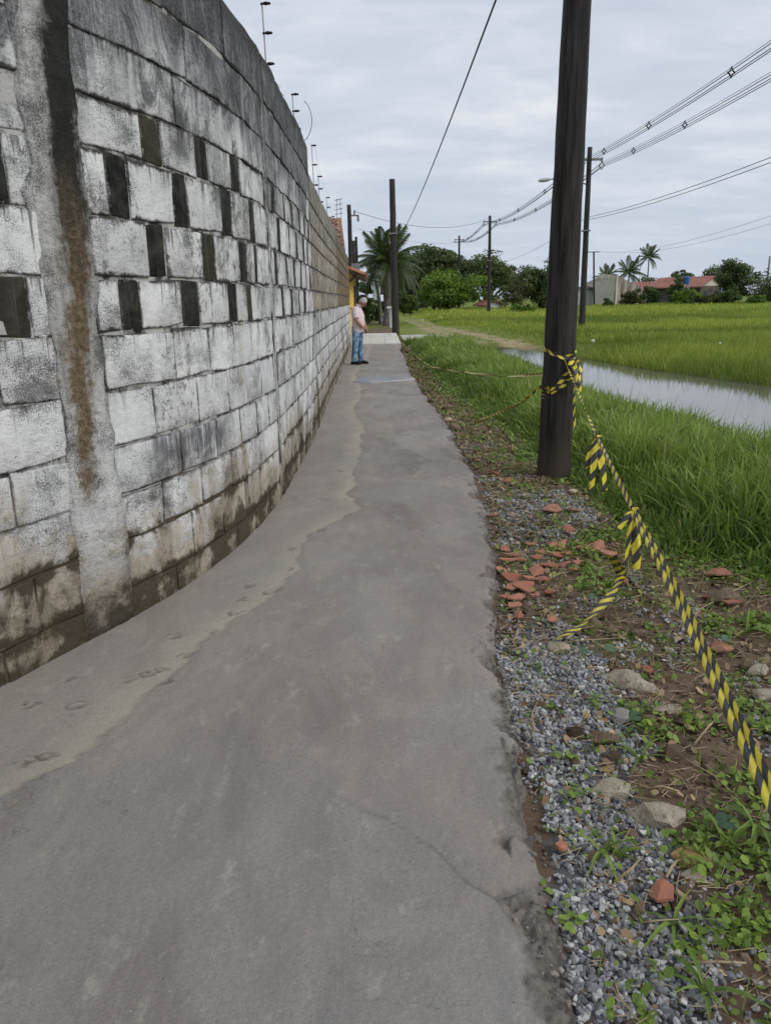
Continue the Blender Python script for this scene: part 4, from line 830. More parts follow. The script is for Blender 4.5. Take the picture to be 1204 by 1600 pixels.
tree_px('round_tree', 'upright dark tree right of the red roofed house', 'tree', 1110, 1176, 397, 470, 116, MAT['leaf_dark'], 'round', .5, ncl=75, per=130, leaf=.16, trunk=.18)
tree_px('hedge_tree', 'dense dark hedge tree at the right edge across the field', 'tree', 1152, 1310, 412, 470, 114, MAT['leaf_dark'], 'bush', .55, ncl=130, per=130, leaf=.17, trunk=.2, ry=3)
tree_px('background_tree', 'dark tree crown behind the long low red roof', 'tree', 1030, 1092, 415, 460, 158, MAT['leaf_dark'], 'umbrella', .35, ncl=40, per=80, leaf=.2, trunk=.25)
tree_px('background_tree', 'dark tree crown behind the red roofed house', 'tree', 1085, 1140, 410, 460, 152, MAT['leaf_dark'], 'round', .4, ncl=40, per=80, leaf=.2, trunk=.25)
tree_px('background_tree', 'low dark tree behind the cream gable wall, left of the two small palms', 'tree', 898, 944, 438, 470, 165, MAT['leaf_dark'], 'round', .5, ncl=30, per=70, leaf=.2, trunk=.2)
tree_px('background_tree', 'low dark trees line between the palms and the red roof', 'tree', 985, 1045, 424, 470, 168, MAT['leaf_dark'], 'round', .5, ncl=40, per=70, leaf=.22, trunk=.2)
for (x0, x1, yt, Y, mt, lb) in [(998, 1036, 437, 120, 'leaf_mid', 'dense shrub under the long low red roof'), (1036, 1076, 426, 119, 'leaf_mid', 'tallest shrub left of the blue tank'), (1048, 1088, 445, 114, 'leaf_bright', 'lighter shrub in front of the blue tank'), (1088, 1122, 452, 113, 'leaf_olive', 'low shrub below the pale gable'), (968, 1002, 452, 118, 'leaf_olive', 'low shrub at the foot of the stained wall'), (1120, 1160, 446, 112, 'leaf_mid', 'shrub at the foot of the upright dark tree'), (1165, 1200, 459, 108, 'leaf_bright', 'low pale shrub near the right edge'), (940, 958, 466, 116, 'leaf_mid', 'tiny shrub at the foot of the bright wall')]:
    tree_px('shrub', lb, 'shrub', x0, x1, yt, 474, Y, MAT[mt], 'bush', .6, ncl=30, per=120, leaf=.14, trunk=.06, group='shrubs by the houses')
tree_px('shrub', 'rounded grassy bush alone in the field left of the thick pole', 'shrub', 795, 838, 475, 492, 82, MAT['leaf_bright'], 'bush', .6, ncl=24, per=120, leaf=.10, trunk=.04)
tree_px('shrub', 'dark shrub behind the man, under the tiled canopy', 'shrub', 556, 592, 432, 497, 56, MAT['leaf_mid'], 'bush', .55, ncl=34, per=130, leaf=.10, trunk=.08)
tree_px('shrub', 'lower dark shrub between the man and the palms', 'shrub', 578, 606, 462, 500, 60, MAT['leaf_dark'], 'bush', .55, ncl=20, per=110, leaf=.10, trunk=.06)
tree_px('shrub', 'dark undergrowth behind the bare pole', 'shrub', 618, 660, 452, 488, 88, MAT['leaf_mid'], 'bush', .55, ncl=30, per=100, leaf=.14, trunk=.06)

def frond_mesh(L, droop, n=26, lw=.055, ll=.55):
    V = []; Fq = []; T = []
    def P(t): return np.array([L * t * (1 - .12 * t * t), 0, .42 * L * t - droop * L * t * t])
    for i in range(n):
        t = .12 + .88 * i / (n - 1); p = P(t); d = P(min(1, t + .02)) - P(t - .02); d /= np.linalg.norm(d); l = ll * L / 3 * (math.sin(math.pi * min(1, t * .82 + .18)) ** .6 + .12) * rng.uniform(.85, 1.1)
        for s in (-1, 1):
            o = np.array([.55 * d[0], s * .75, .55 * d[2] - .45]); o /= np.linalg.norm(o); w_ = np.array([d[0], 0, d[2]]) * lw * L / 3; q = p + o * l; mid_ = p + o * l * .5 + np.array([0, 0, .05 * l]); b = len(V)
            V += [p - w_ * .6, p + w_ * .6, mid_ + w_, mid_ - w_, q - np.array([0, 0, .12 * l])]; Fq += [(b, b + 1, b + 2, b + 3), (b + 3, b + 2, b + 4)]; T += [rng.uniform(.1, .9)] * 5
    mb = MB(); mb.v = [tuple(v) for v in V]; mb.f = Fq; mb.tone = T; mb.t = .9; mb.tube([P(t) for t in np.linspace(0, 1, 8)], [.035 * L / 3 * (1 - .8 * t) for t in np.linspace(0, 1, 8)], 5)
    me = bpy.data.meshes.new('frond'); me.from_pydata([tuple(map(float, v)) for v in mb.v], [], mb.f); at = me.attributes.new('tone', 'FLOAT', 'POINT'); at.data.foreach_set('value', mb.tone); me.materials.append(MAT['leaf_palm']); me.update(); return me
FR = [frond_mesh(3.0, d, 46, .026, .60) for d in (.25, .55, .9)]
def palm(label, base, top, fl, nf=18, r0=.16, group=None, spread=1.0, up_bias=0.0):
    base = np.array(base, float); top = np.array(top, float); t = thing('palm_tree', label, 'palm', base, group); b = MB(); pts = []; rad = []
    for i in range(15):
        f = i / 14; pts.append(base + (top - base) * f + np.array([.15 * math.sin(f * 2.2), 0, -.15 * (i == 0)])); rad.append(r0 * (1.25 - .5 * f ** .5) * (1 + .06 * (i % 2)))
    b.tube(pts, rad, 9); b.build('trunk', MAT['palm_bark'], t, True); tp_ = pts[-1] - base
    for i in range(nf):
        el = -.55 + 1.5 * (i / nf) + up_bias; az = i * 2.399 + rng.uniform(-.2, .2); o = bpy.data.objects.new('frond', FR[2 if el < -.1 else (1 if el < .5 else 0)]); link(o, t); o.location = tp_; s = fl / 3 * rng.uniform(.85, 1.1); o.scale = (s, s, s); o.rotation_euler = (0, -el * spread, az)
    return t
pb = (aty(603, 505, 52)[0], 52, -.06); palm('big coconut palm with drooping fronds behind the bare pole', pb, aty(603, 412, 52), 2.9, 34, .2, up_bias=.12)
pb = (aty(595, 500, 56)[0], 56, -.06); palm('lower coconut palm left of the big palm', pb, aty(584, 440, 56), 1.9, 18, .14)
pb = (aty(612, 500, 58)[0], 58, -.06); palm('small palm hidden behind the big palm and the bare pole', pb, aty(618, 425, 58), 2.2, 18, .16)
for (x_, y_, fl, lb) in [(946, 435, 3.2, 'left of the two low palms behind the cream gable wall'), (981, 428, 3.9, 'larger low palm right behind the gable peak'), (1012, 403, 3.0, 'tall slim palm standing clear above the red roofs')]:
    tp_ = aty(x_, y_, 150); palm(lb, (tp_[0], 150, -.06), tp_, fl, 20, .17 if y_ > 410 else .13, 'palms behind the houses', up_bias=.1)

# ------------------------------------------------------------------ grass
def blades(x, y, z, h, w_, lean, tone, seg=2):
    n = len(x); az = rng.uniform(0, 2 * math.pi, n); fa = rng.uniform(0, 2 * math.pi, n); ld = np.stack([np.cos(az), np.sin(az), np.zeros(n)], 1); sd_ = np.stack([np.cos(fa), np.sin(fa), np.zeros(n)], 1); base = np.stack([x, y, z - .02], 1); V = []
    fr = [0, .5, 1] if seg == 2 else [0, .38, .74, 1]
    for f in fr:
        p = base + np.array([0, 0, 1.]) * (h * (f - .28 * lean * f ** 3))[:, None] + ld * (h * lean * f * f)[:, None]
        if f < 1:
            ww = (w_ * (1 - .55 * f))[:, None]; V += [p - sd_ * ww, p + sd_ * ww]
        else: V.append(p)
    V = np.stack(V, 1); m_ = V.shape[1]; i0 = np.arange(n)[:, None] * m_; q = []
    for s in range(seg if seg == 2 else 3):
        if s < (len(fr) - 2): q.append(i0 + np.array([[2 * s, 2 * s + 1, 2 * s + 3, 2 * s + 2]]))
    tri = i0 + np.array([[m_ - 3, m_ - 2, m_ - 1]]); return V.reshape(-1, 3), [np.concatenate(q), tri], np.repeat(tone, m_)
def grass_obj(name, label, x, y, h, w_, lean, tone, mat, seg=2, dz=0.0):
    z = terrain(x, y) + dz; V, Fs, T = blades(x, y, z, h, w_, lean, tone, seg); return tag(objm(name, fastmesh(name, V, Fs, {'tone': T}), mat), label, 'grass', kind='stuff')
def gside(x, y): d, s = seg_dist(x, y, GRB); return np.where(s < 0, d, -d)
# verge: long rank grass between the path and the water
def scatter(n, x0, x1, y0, y1): return rng.uniform(x0, x1, n), rng.uniform(y0, y1, n)
x, y = scatter(420000, .6, 8, 1.0, 30); c = chan_d(x, y); s = gside(x, y); dist = np.hypot(x, y)
clump = fbm(x * 2.2, y * 2.2, 3, 71); keep = (s > .02 + .5 * (fbm(x * 1.5, y * 1.5, 3, 70) - .5)) & (c < .12) & (inpoly(x, y, np.concatenate([GRB, [(.9, 29.5), (3.2, 29)], NEAR[::-1] + [.25, .25], [(5.8, 4.4), (6, 2)]])))
keep &= rng.random(len(x)) < np.clip(1.6 * (4.2 / dist) ** .9, .12, 1) * (.35 + 1.1 * clump)
x, y, s, dist, clump = x[keep], y[keep], s[keep], dist[keep], clump[keep]
h = (.10 + .36 * sstep(0, .7, s)) * rng.uniform(.5, 1.2, len(x)) * (.55 + .8 * clump); h *= 1 - .25 * sstep(.8, .0, -chan_d(x, y))
tone = np.clip(rng.normal(.42, .26, len(x)) + .9 * (fbm(x * .8, y * .8, 3, 72) - .5) + .25 * (h > .42), 0, 1)
grass_obj('verge_grass', 'long rank green grass between the path and the flood water', x, y, h, .0060 * (1 + dist / 8) * rng.uniform(.5, 1.4, len(x)), np.abs(rng.normal(.42, .34, len(x))).clip(0, 1.3), tone, MAT['grass'], 3)
print('verge', len(x))
q_ = rng.choice(len(x), 2600, False); grass_obj('dry_stalks', 'dry yellow stalks among the long verge grass', x[q_], y[q_], h[q_] * rng.uniform(.7, 1.35, 2600), np.full(2600, .0028) * (1 + y[q_] / 10), np.abs(rng.normal(.35, .4, 2600)).clip(0, 1.3), np.full(2600, .5), MAT['straw'], 3)
# field behind the water
def field(n, x0, x1, y0, y1, hh, ww, seed, label, tmean):
    x, y = scatter(n, x0, x1, y0, y1); c = chan_d(x, y); rd = rut_d(x, y); wet = sstep(4.5, .5, rd) * (y < 50)
    k_ = (c < -.05) & ((rd > .45) | (rng.random(n) < .12)) & ~((x < 3.3) & (y < 38)) & ~((y > 27.3) & (y < 37.7) & (x < 3.2)) & (rng.random(n) < 1 - .6 * wet) & ~inpoly(x, y, np.concatenate([GRB, [(.9, 29.5), (3.0, 29)], NEAR[::-1], [(5.8, 4.4), (6, 2)]])) & (x > -1.0)
    x, y = x[k_], y[k_]; wet = wet[k_]; f = fbm(x * .35, y * .35, 4, seed); f2 = fbm(x * .07, y * .12, 3, seed + 5); lawn = sstep(4.0, 2.6, x - .028 * (y - 40)) * (y > 36)
    h = hh * rng.uniform(.5, 1.25, len(x)) * (.25 + 1.5 * f) * (1 - .72 * wet) * (1 - .8 * lawn); tone = np.clip(rng.normal(tmean, .22, len(x)) + 1.5 * (f2 - .5) + 1.0 * (f - .5), 0, 1)
    return grass_obj('field_grass', label, x, y, h, ww * rng.uniform(.7, 1.3, len(x)), np.abs(rng.normal(.3, .22, len(x))), tone, MAT['grass_field'])
field(120000, 2.5, 22, 9, 30, .34, .011, 81, 'tall yellow-green grass on the far bank of the water', .30)
field(95000, -1, 34, 28, 62, .30, .024, 82, 'tall yellow-green grass in the middle of the field', .42)
field(90000, -2, 72, 60, 128, .45, .06, 83, 'far yellow-green grass in front of the trees and houses', .68)
# sparse reeds standing in the water
x, y = scatter(9000, 2.5, 9, 7, 22); c = chan_d(x, y); keep = (c > 0) & (rng.random(len(x)) < np.exp(-c / .35) * .5); x, y = x[keep], y[keep]
grass_obj('reeds', 'thin grass stalks standing in the flood water', x, y, rng.uniform(.25, .6, len(x)), np.full(len(x), .003), np.abs(rng.normal(.25, .2, len(x))), rng.uniform(.1, .5, len(x)), MAT['grass'], 3, .1)
# short weeds grass over the debris strip
x, y = scatter(70000, .4, 3.0, 1.0, 28); s = gside(x, y); e = x - xr(y); keep = (e > .03) & (s < .3) & (rng.random(len(x)) < .16 + .9 * sstep(.52, .72, fbm(x * 3, y * 3, 3, 91)) * sstep(.05, .5, e)) & (chan_d(x, y) < -.2)
x, y = x[keep], y[keep]; rr = rng.random(len(x)); grass_obj('strip_grass', 'short sparse grass blades among the rubble', x, y, rng.uniform(.02, .12, len(x)), np.full(len(x), .0022) * (1 + y / 8), np.abs(rng.normal(.6, .4, len(x))), rng.uniform(.2, .9, len(x)), MAT['weed'], 3)

# creeping clover-like weeds: little round leaves on stalks
def leaves(x, y, hgt, r, tone, tilt=.45):
    n = len(x); z = terrain(x, y) + hgt; a = rng.uniform(0, 2 * math.pi, n); V = []
    nx_ = rng.normal(0, tilt, n); ny_ = rng.normal(0, tilt, n)
    for j in range(6):
        t = a + j * math.pi / 3; rr = r * (1.0 if j % 3 else 1.15); dx = np.cos(t) * rr; dy = np.sin(t) * rr; V.append(np.stack([x + dx, y + dy, z + dx * nx_ + dy * ny_ - .12 * r * (j % 2)], 1))
    V = np.stack(V, 1).reshape(-1, 3); b = np.arange(n)[:, None] * 6; q = np.concatenate([b + np.array([[0, 1, 2, 3]]), b + np.array([[0, 3, 4, 5]])]); return V, [q], np.repeat(tone, 6)
x, y = scatter(200000, .40, 3.0, 1.0, 1.0); y = 1.0 + 26 * rng.random(len(x)) ** 1.9; e = x - xr(y); s = gside(x, y); gr = np.zeros(len(x), bool)
for P in GRAVEL: gr |= inpoly(x, y, P)
dens = sstep(.54, .66, fbm(x * 3.3, y * 3.3, 4, 95)) * (.12 + .88 * sstep(.12, .75, e)) * np.where(gr, .24, 1) + .85 * sstep(1.05, 1.35, x) * (y < 2.4) * sstep(.32, .5, fbm(x * 4, y * 4, 3, 97)); dens += .5 * sstep(-.2, .15, s) * (s < .45)
keep = (e > .02) & (s < .5) & (rng.random(len(x)) < dens * 1.0 + .025); x, y = x[keep], y[keep]
V, Fs, T = leaves(x, y, rng.uniform(.005, .05, len(x)) * (.6 + .8 * fbm(x * 2, y * 2, 2, 96)), rng.uniform(.004, .0115, len(x)) * (1 + y / 14), rng.uniform(.1, .95, len(x)))
tag(objm('weed_cover', fastmesh('weed_cover', V, Fs, {'tone': T}), MAT['weed']), 'creeping small-leaved weeds over the soil and rubble', 'weeds', kind='stuff'); print('weeds', len(x))

# individual plants
def leafblade(b, p, az, L, w_, arch, n=5, rise=.9):
    V = []; d = np.array([math.cos(az), math.sin(az), 0]); sd_ = np.array([-d[1], d[0], 0])
    for i in range(n + 1):
        f = i / n; q = np.array(p) + d * L * f * (.35 + arch * f) * .8 + np.array([0, 0, L * (rise * f - arch * f * f)]); ww = w_ * (math.sin(math.pi * (.12 + .86 * f)) ** .8); V += [q - sd_ * ww, q + np.array([0, 0, -.25 * ww]), q + sd_ * ww]
    b.add(V, [f_ for i in range(n) for f_ in ((3 * i, 3 * i + 1, 3 * i + 4, 3 * i + 3), (3 * i + 1, 3 * i + 2, 3 * i + 5, 3 * i + 4))])
def tuft(px, py_, L, n, label, w_=.006, group='grass tufts in the rubble'):
    p = g(px, py_, -.05); p[2] = tz(p[0], p[1]); t = thing('grass_tuft', label, 'grass tuft', p, group)
    for i in range(n):
        b = MB(); b.t = rng.uniform(.15, .8); leafblade(b, p, rng.uniform(0, 6.28), L * rng.uniform(.6, 1.15), w_ * rng.uniform(.7, 1.2), rng.uniform(.3, .9)); b.build('blade', MAT['weed'], t)
for a in [(1000, 1190, .20, 7, 'grass tuft with broad blades below the pale pointed stone'), (940, 1335, .15, 8, 'arching grass tuft in the middle of the near gravel'), (965, 1340, .12, 6, 'smaller grass tuft right of the arching one in the gravel'), (1050, 1450, .15, 6, 'grass tuft beside the red tile chip in the gravel'), (1135, 1330, .2, 8, 'upright grass tuft by the dark round leaf'), (865, 1110, .10, 7, 'low grass tuft in gravel near the path edge'), (845, 1045, .10, 6, 'grass tuft left below the cream stone'), (1100, 1560, .18, 9, 'grass tuft at the bottom edge of the picture'), (1180, 1300, .22, 8, 'grass tuft at the right edge under the tape'), (1090, 1020, .14, 7, 'grass tuft beside the tape, right of the long slab stone'), (830, 880, .10, 8, 'grass tuft among the red tile shards'), (1165, 990, .18, 9, 'grass tuft right of the tape near the dark clods')]: tuft(*a)
def clover(px, py_, n, sp, r, label, lift=.035):
    p = g(px, py_, -.04); p[2] = max(tz(p[0], p[1]), -.06); t = thing('clover_plant', label, 'plant', p, 'small round-leaved plants'); st = MB(); st.t = .6
    for i in range(n):
        a = rng.uniform(0, 6.28); q = p + np.array([math.cos(a) * sp * rng.random() ** .5, math.sin(a) * sp * rng.random() ** .5, lift * rng.uniform(.5, 1.2)]); st.tube([p, (p + q) / 2 + np.array([0, 0, .012]), q], .0012, 4); b = MB(); b.t = rng.uniform(.35, 1); rr = r * rng.uniform(.7, 1.2); nx_, ny_ = rng.normal(0, .3, 2)
        b.add([q] + [q + np.array([rr * math.cos(k_), rr * math.sin(k_), rr * (math.cos(k_) * nx_ + math.sin(k_) * ny_) + .12 * rr]) for k_ in np.linspace(0, 6.283, 9)[:-1]], [(0, 1 + k_, 1 + (k_ + 1) % 8) for k_ in range(8)]); b.build('leaf', MAT['weed'], t)
    st.build('stalks', MAT['weed'], t)
for a in [(885, 1440, 16, .055, .011, 'round-leaved plant at the gravel edge beside the broken path corner'), (850, 1385, 6, .035, .010, 'sprig of three round leaves growing over the path edge'), (880, 1180, 14, .05, .009, 'round-leaved plant below the path crack, in upper gravel'), (895, 1240, 14, .06, .009, 'round-leaved plant left of the wide flat stone'), (930, 1100, 10, .05, .008, 'round-leaved plant left of the pale pointed stone'), (1010, 1590, 5, .03, .012, 'single broad clover plant at the bottom edge in gravel'), (1090, 1480, 18, .07, .011, 'leafy clump beside the near gravel, right side'), (1150, 1450, 20, .08, .013, 'big leafy clump at the lower right edge')]: clover(*a)
def bigleaf(px, py_, r, label, tone):
    p = g(px, py_, -.03); z0 = tz(p[0], p[1]); t = thing('pennywort', label, 'plant', (p[0], p[1], z0), 'broad round leaves'); q = np.array([p[0], p[1], z0 + .07]); st = MB(); st.t = .5; st.tube([(p[0] + .01, p[1] + .01, z0 - .01), q], .002, 5); st.build('stalk', MAT['weed'], t); b = MB(); b.t = tone
    ring = [q + np.array([r * math.cos(k_), r * .9 * math.sin(k_), .35 * r * math.sin(k_) + .08 * r * math.cos(3 * k_)]) for k_ in np.linspace(.25, 6.03, 14)]; b.add([q] + ring, [(0, 1 + i, 2 + i) for i in range(13)]); b.build('leaf', MAT['leaf_bluish'], t)
MAT['leaf_bluish'] = leafmat('leaf_bluish', (.035, .075, .04), (.11, .18, .10), .35, .2)
for a in [(952, 1026, .028, 'grey-green round leaf at the tip of the long slab stone', .9), (912, 1033, .020, 'round leaf on the gravel left of the long slab stone', .6), (990, 1135, .026, 'dark round leaf right of the pale pointed stone', .3), (1130, 1300, .030, 'large dark round leaf near the upright grass tuft', .05), (1132, 1010, .024, 'pale round leaf on a red shard right of the tape', .9), (925, 940, .022, 'round leaf above the trailing tape end', .8), (990, 915, .024, 'round leaf right of the trailing tape', .85), (930, 1102, .014, 'small round leaf at upper gravel centre', .7)]: bigleaf(*a)

# ------------------------------------------------------------------ gravel
ico = bmesh.new(); bmesh.ops.create_icosphere(ico, subdivisions=1, radius=1.0); ico.verts.ensure_lookup_table(); IV = np.array([v.co[:] for v in ico.verts]); IF = np.array([[v.index for v in f.verts] for f in ico.faces]); ico.free()
def pebbles(x, y, size, zoff, sq=.62):
    n = len(x); sh = IV[None] * rng.uniform(.58, 1.35, (n, len(IV), 1)); sc = np.stack([rng.uniform(.7, 1.3, n), rng.uniform(.6, 1.1, n), rng.uniform(.5, .9, n)], 1) * size[:, None] * .5; V = sh * sc[:, None]
    for ax in range(3):
        a = rng.uniform(0, 6.28, n) if ax == 2 else rng.normal(0, .5, n); c_, s_ = np.cos(a)[:, None], np.sin(a)[:, None]; i, j = [(1, 2), (0, 2), (0, 1)][ax]; vi, vj = V[:, :, i].copy(), V[:, :, j].copy(); V[:, :, i] = vi * c_ - vj * s_; V[:, :, j] = vi * s_ + vj * c_
    V += np.stack([x, y, terrain(x, y) + zoff], 1)[:, None]; fc_ = (np.arange(n)[:, None, None] * len(IV) + IF[None]).reshape(-1, 3); return V.reshape(-1, 3), [fc_], np.repeat(np.clip(rng.beta(1.6, 1.9, n), 0, 1), len(IV))
k = NT('gravel', .7, .4); p = k.pos(); t_ = k.attr('tone'); k.col(k.mix(k.rng(k.noise(p, 240, 3, .6), .35, .65, 0, .35), k.ramp(t_, (0, (.075, .077, .084)), (.35, (.21, .213, .225)), (.7, (.43, .43, .43)), (1, (.70, .68, .64))), (.17, .17, .172))).bump(k.noise(p, 300, 3), .3, .002); MAT['gravel'] = k.m
x, y = scatter(95000, .40, 1.7, 1.1, 9.0); gm = np.zeros(len(x))
jx = x + .10 * (fbm(x * 7, y * 7, 3, 101) - .5) * 2; jy = y + .10 * (fbm(x * 7, y * 7, 3, 102) - .5) * 2
for i, P in enumerate(GRAVEL): gm = np.maximum(gm, inpoly(jx, jy, P) * (1.0, .85, .42)[i])
gm = np.maximum(gm, .16 * (fbm(x * 4, y * 4, 3, 103) > .5)); keep = (rng.random(len(x)) < gm * (.18 + .9 * sstep(.38, .54, fbm(x * 5, y * 5, 3, 107)))) & (x > xr(y) - .01); x, y = x[keep], y[keep]
V, Fs, T = pebbles(x, y, rng.uniform(.012, .026, len(x)) * rng.choice([.7, 1, 1, 1.25], len(x)), rng.uniform(-.002, .012, len(x)))
tag(objm('gravel', fastmesh('gravel', V, Fs, {'tone': T}), MAT['gravel']), 'crushed grey stone chippings beside the path', 'gravel', kind='stuff'); print('gravel', len(x))
# crumbs of soil, bark and mortar
k = NT('clod', .95, .15); k.col(k.mix(k.attr('tone'), (.045, .032, .022), (.24, .18, .13))); MAT['clod'] = k.m
x, y = scatter(60000, .42, 2.4, 1.1, 28.3); s = gside(x, y); keep = (x > xr(y)) & (s < .25) & (rng.random(len(x)) < .22 + .5 * (fbm(x * 3, y * 3, 3, 105) > .5)); x, y = x[keep], y[keep]; V, Fs, T = pebbles(x, y, (rng.gamma(2.0, .0075, len(x)) + .005) * (1 + y / 12), rng.uniform(-.002, .003, len(x))); tag(objm('soil_crumbs', fastmesh('soil_crumbs', V, Fs, {'tone': T}), MAT['clod']), 'crumbs of brown soil and mortar beside the path', 'soil', kind='stuff')

# ------------------------------------------------------------------ stones, tile shards, sticks
def stonemat(n, c0, c1, dark):
    k = NT(n, .9, .25); p = k.obj(); f = k.noise(p, 14, 6, .65); c = k.mix(k.rng(f, .3, .7), c0, c1); c = k.mix(k.rng(k.noise(p, 45, 5, .7), .52, .68, 0, .8), c, dark); c = k.mix(k.rng(k.noise(p, 22, 6, .75), .56, .66, 0, .45), c, dark); k.col(c).bump(k.ma('ADD', k.noise(p, 70, 6, .75), k.ma('MULTIPLY', k.noise(p, 22, 5, .7), 2.0)), .9, .012); return k.m
SM = {'pale': stonemat('pale_stone', (.32, .27, .20), (.52, .455, .36), (.17, .13, .085)), 'brown': stonemat('brown_stone', (.13, .095, .065), (.24, .18, .12), (.06, .045, .03)), 'grey': stonemat('grey_stone', (.24, .225, .20), (.40, .37, .33), (.10, .09, .08)), 'cream': stonemat('cream_stone', (.50, .42, .30), (.62, .54, .41), (.35, .26, .17)), 'ochre': stonemat('ochre_stone', (.36, .25, .10), (.46, .33, .15), (.16, .11, .05))}
def stone(px, py_, wpx, mat, label, asp=.6, hgt=.4, az=None, lvl=1.0, group=None):
    p = g(px, py_, -.03); wd = wpx * np.hypot(p[1], 1.6) / F * .5; z0 = tz(p[0], p[1]); bm = bmesh.new(); bmesh.ops.create_icosphere(bm, subdivisions=2, radius=1.0)
    az = rng.uniform(0, 3.1) if az is None else az; cuts = [(rng.normal(0, 1, 3), rng.uniform(.55, .85)) for _ in range(9)]; V = np.array([v.co[:] for v in bm.verts])
    for n_, d in cuts:
        n_ = n_ / np.linalg.norm(n_); ex = V @ n_ - d; V = V - np.maximum(ex, 0)[:, None] * n_
    V = V * (1 + .085 * rng.normal(0, 1, (len(V), 1))); V = V / np.abs(V).max(0) * np.array([wd, wd * asp, wd * hgt]); 
    for v, c_ in zip(bm.verts, V): v.co = (c_[0] * math.cos(az) - c_[1] * math.sin(az), c_[0] * math.sin(az) + c_[1] * math.cos(az), c_[2])
    me = bpy.data.meshes.new('stone'); bm.to_mesh(me); bm.free(); o = objm('stone', me, SM[mat]); o.location = (p[0], p[1], z0 + wd * hgt * .5 * lvl); tag(o, label, 'stone', group); return o
for a in [(988, 1062, 92, 'pale', 'long pale slab stone, largest, left of the tape', .5, .28, -.55), (968, 1118, 42, 'grey', 'pale pointed stone below the long slab', .85, .6, 1.2), (945, 1148, 58, 'brown', 'flat brown stone on the gravel under the pale pointed one', .45, .35, -.2), (956, 1224, 70, 'pale', 'wide flat pale stone in the middle of the gravel strip', .55, .35, .1), (1028, 1276, 92, 'pale', 'big mossy tan stone above the near gravel', .5, .42, -.25), (1085, 1335, 66, 'ochre', 'tan earthy stone right of the near gravel', .6, .4, -.2), (1080, 1362, 44, 'pale', 'lumpy stone below the tan earthy one', .7, .5, .3), (1040, 1106, 56, 'pale', 'thin flat stone beside the tape', .45, .25, .1), (872, 1008, 36, 'cream', 'cream stone holding the loose end of the tape', .8, .6, -.4), (1185, 1042, 42, 'pale', 'topmost of the pale stones at the right edge', .7, .5, .2), (1195, 1078, 48, 'pale', 'pale tan stone right of the tape at the edge', .8, .5, .6), (1178, 1116, 38, 'grey', 'grey stone right of the tape, lowest of the edge group', .8, .6, .4), (1056, 1162, 30, 'brown', 'small brown stone near the dry straw', .7, .5, .4), (948, 1190, 28, 'ochre', 'small yellowish chip above the wide flat stone', .7, .3, .2), (1012, 1120, 30, 'brown', 'dark brown clod beside the pale pointed stone', .8, .7, .4), (942, 1122, 22, 'ochre', 'small ochre chip left of the pale pointed stone', .7, .5, .1), (995, 985, 40, 'brown', 'brown earthy stone above the long slab', .5, .5, .1), (955, 985, 28, 'brown', 'small round brown stone left of the earthy one', .8, .6, .1), (915, 978, 40, 'brown', 'brown stone right of the tape end', .6, .4, .3), (1165, 1035, 30, 'brown', 'brown clod above the edge stones', .8, .7, .2), (1128, 935, 60, 'brown', 'big dark clod by the long grass at right', .6, .5, -.3), (1030, 1245, 40, 'grey', 'flat grey chip above the big mossy stone', .5, .2, .1), (700, 655, 14, 'cream', 'small white stone by the distant path edge', .8, .6, .1), (895, 770, 20, 'cream', 'whitish stone at the foot of the thick pole', .6, .5, .2), (898, 832, 20, 'cream', 'white chip among the red shards', .6, .3, .2), (905, 660, 12, 'cream', 'tiny pale stone in the grass behind the pole', .8, .6, 0)]: stone(*a)
k = NT('shard', .85, .25); p = k.obj(); rnd_ = k.n('ShaderNodeObjectInfo').outputs['Random']; f = k.noise(p, 18, 5, .6); c = k.mix(rnd_, (.30, .105, .065), (.44, .20, .135)); c = k.mix(k.rng(f, .42, .66, 0, .7), c, (.22, .13, .10)); k.col(c).bump(k.noise(p, 80, 4), .3, .003); MAT['shard'] = k.m
def shard(px, py_, wpx, label, group='broken red roof tile shards'):
    p = g(px, py_, -.03); wd = wpx * np.hypot(p[1], 1.6) / F * .5; n = int(rng.integers(5, 8)); a0 = np.arange(n) * 6.283 / n + rng.uniform(-.32, .32, n); cur = rng.uniform(.2, .9); asp_ = rng.uniform(.6, .95); th_ = .009; V = []
    ring = [(wd * rr_ * math.cos(a), wd * asp_ * rr_ * math.sin(a)) for a, rr_ in zip(a0, rng.uniform(.82, 1.12, n))]; zf = lambda x_, y_: cur * (wd * .5 - abs(y_) ** 2 / max(wd, .01)) * .5
    V = [(x_, y_, zf(x_, y_) + th_) for x_, y_ in ring] + [(0, 0, zf(0, 0) + th_)] + [(x_, y_, zf(x_, y_)) for x_, y_ in ring] + [(0, 0, zf(0, 0))]
    Fs = [(i, (i + 1) % n, n) for i in range(n)] + [(n + 1 + (i + 1) % n, n + 1 + i, 2 * n + 1) for i in range(n)] + [(i, n + 1 + i, n + 1 + (i + 1) % n, (i + 1) % n) for i in range(n)]
    me = bpy.data.meshes.new('tile_shard'); me.from_pydata(V, [], Fs); me.update(); o = objm('tile_shard', me, MAT['shard']); o.location = (p[0], p[1], tz(p[0], p[1]) + .022); o.rotation_euler = (rng.normal(0, .16), rng.normal(0, .16), rng.uniform(0, 6.28)); tag(o, label, 'tile shard', group)
PILE = 'red roof tile shard in the pile along the path edge'
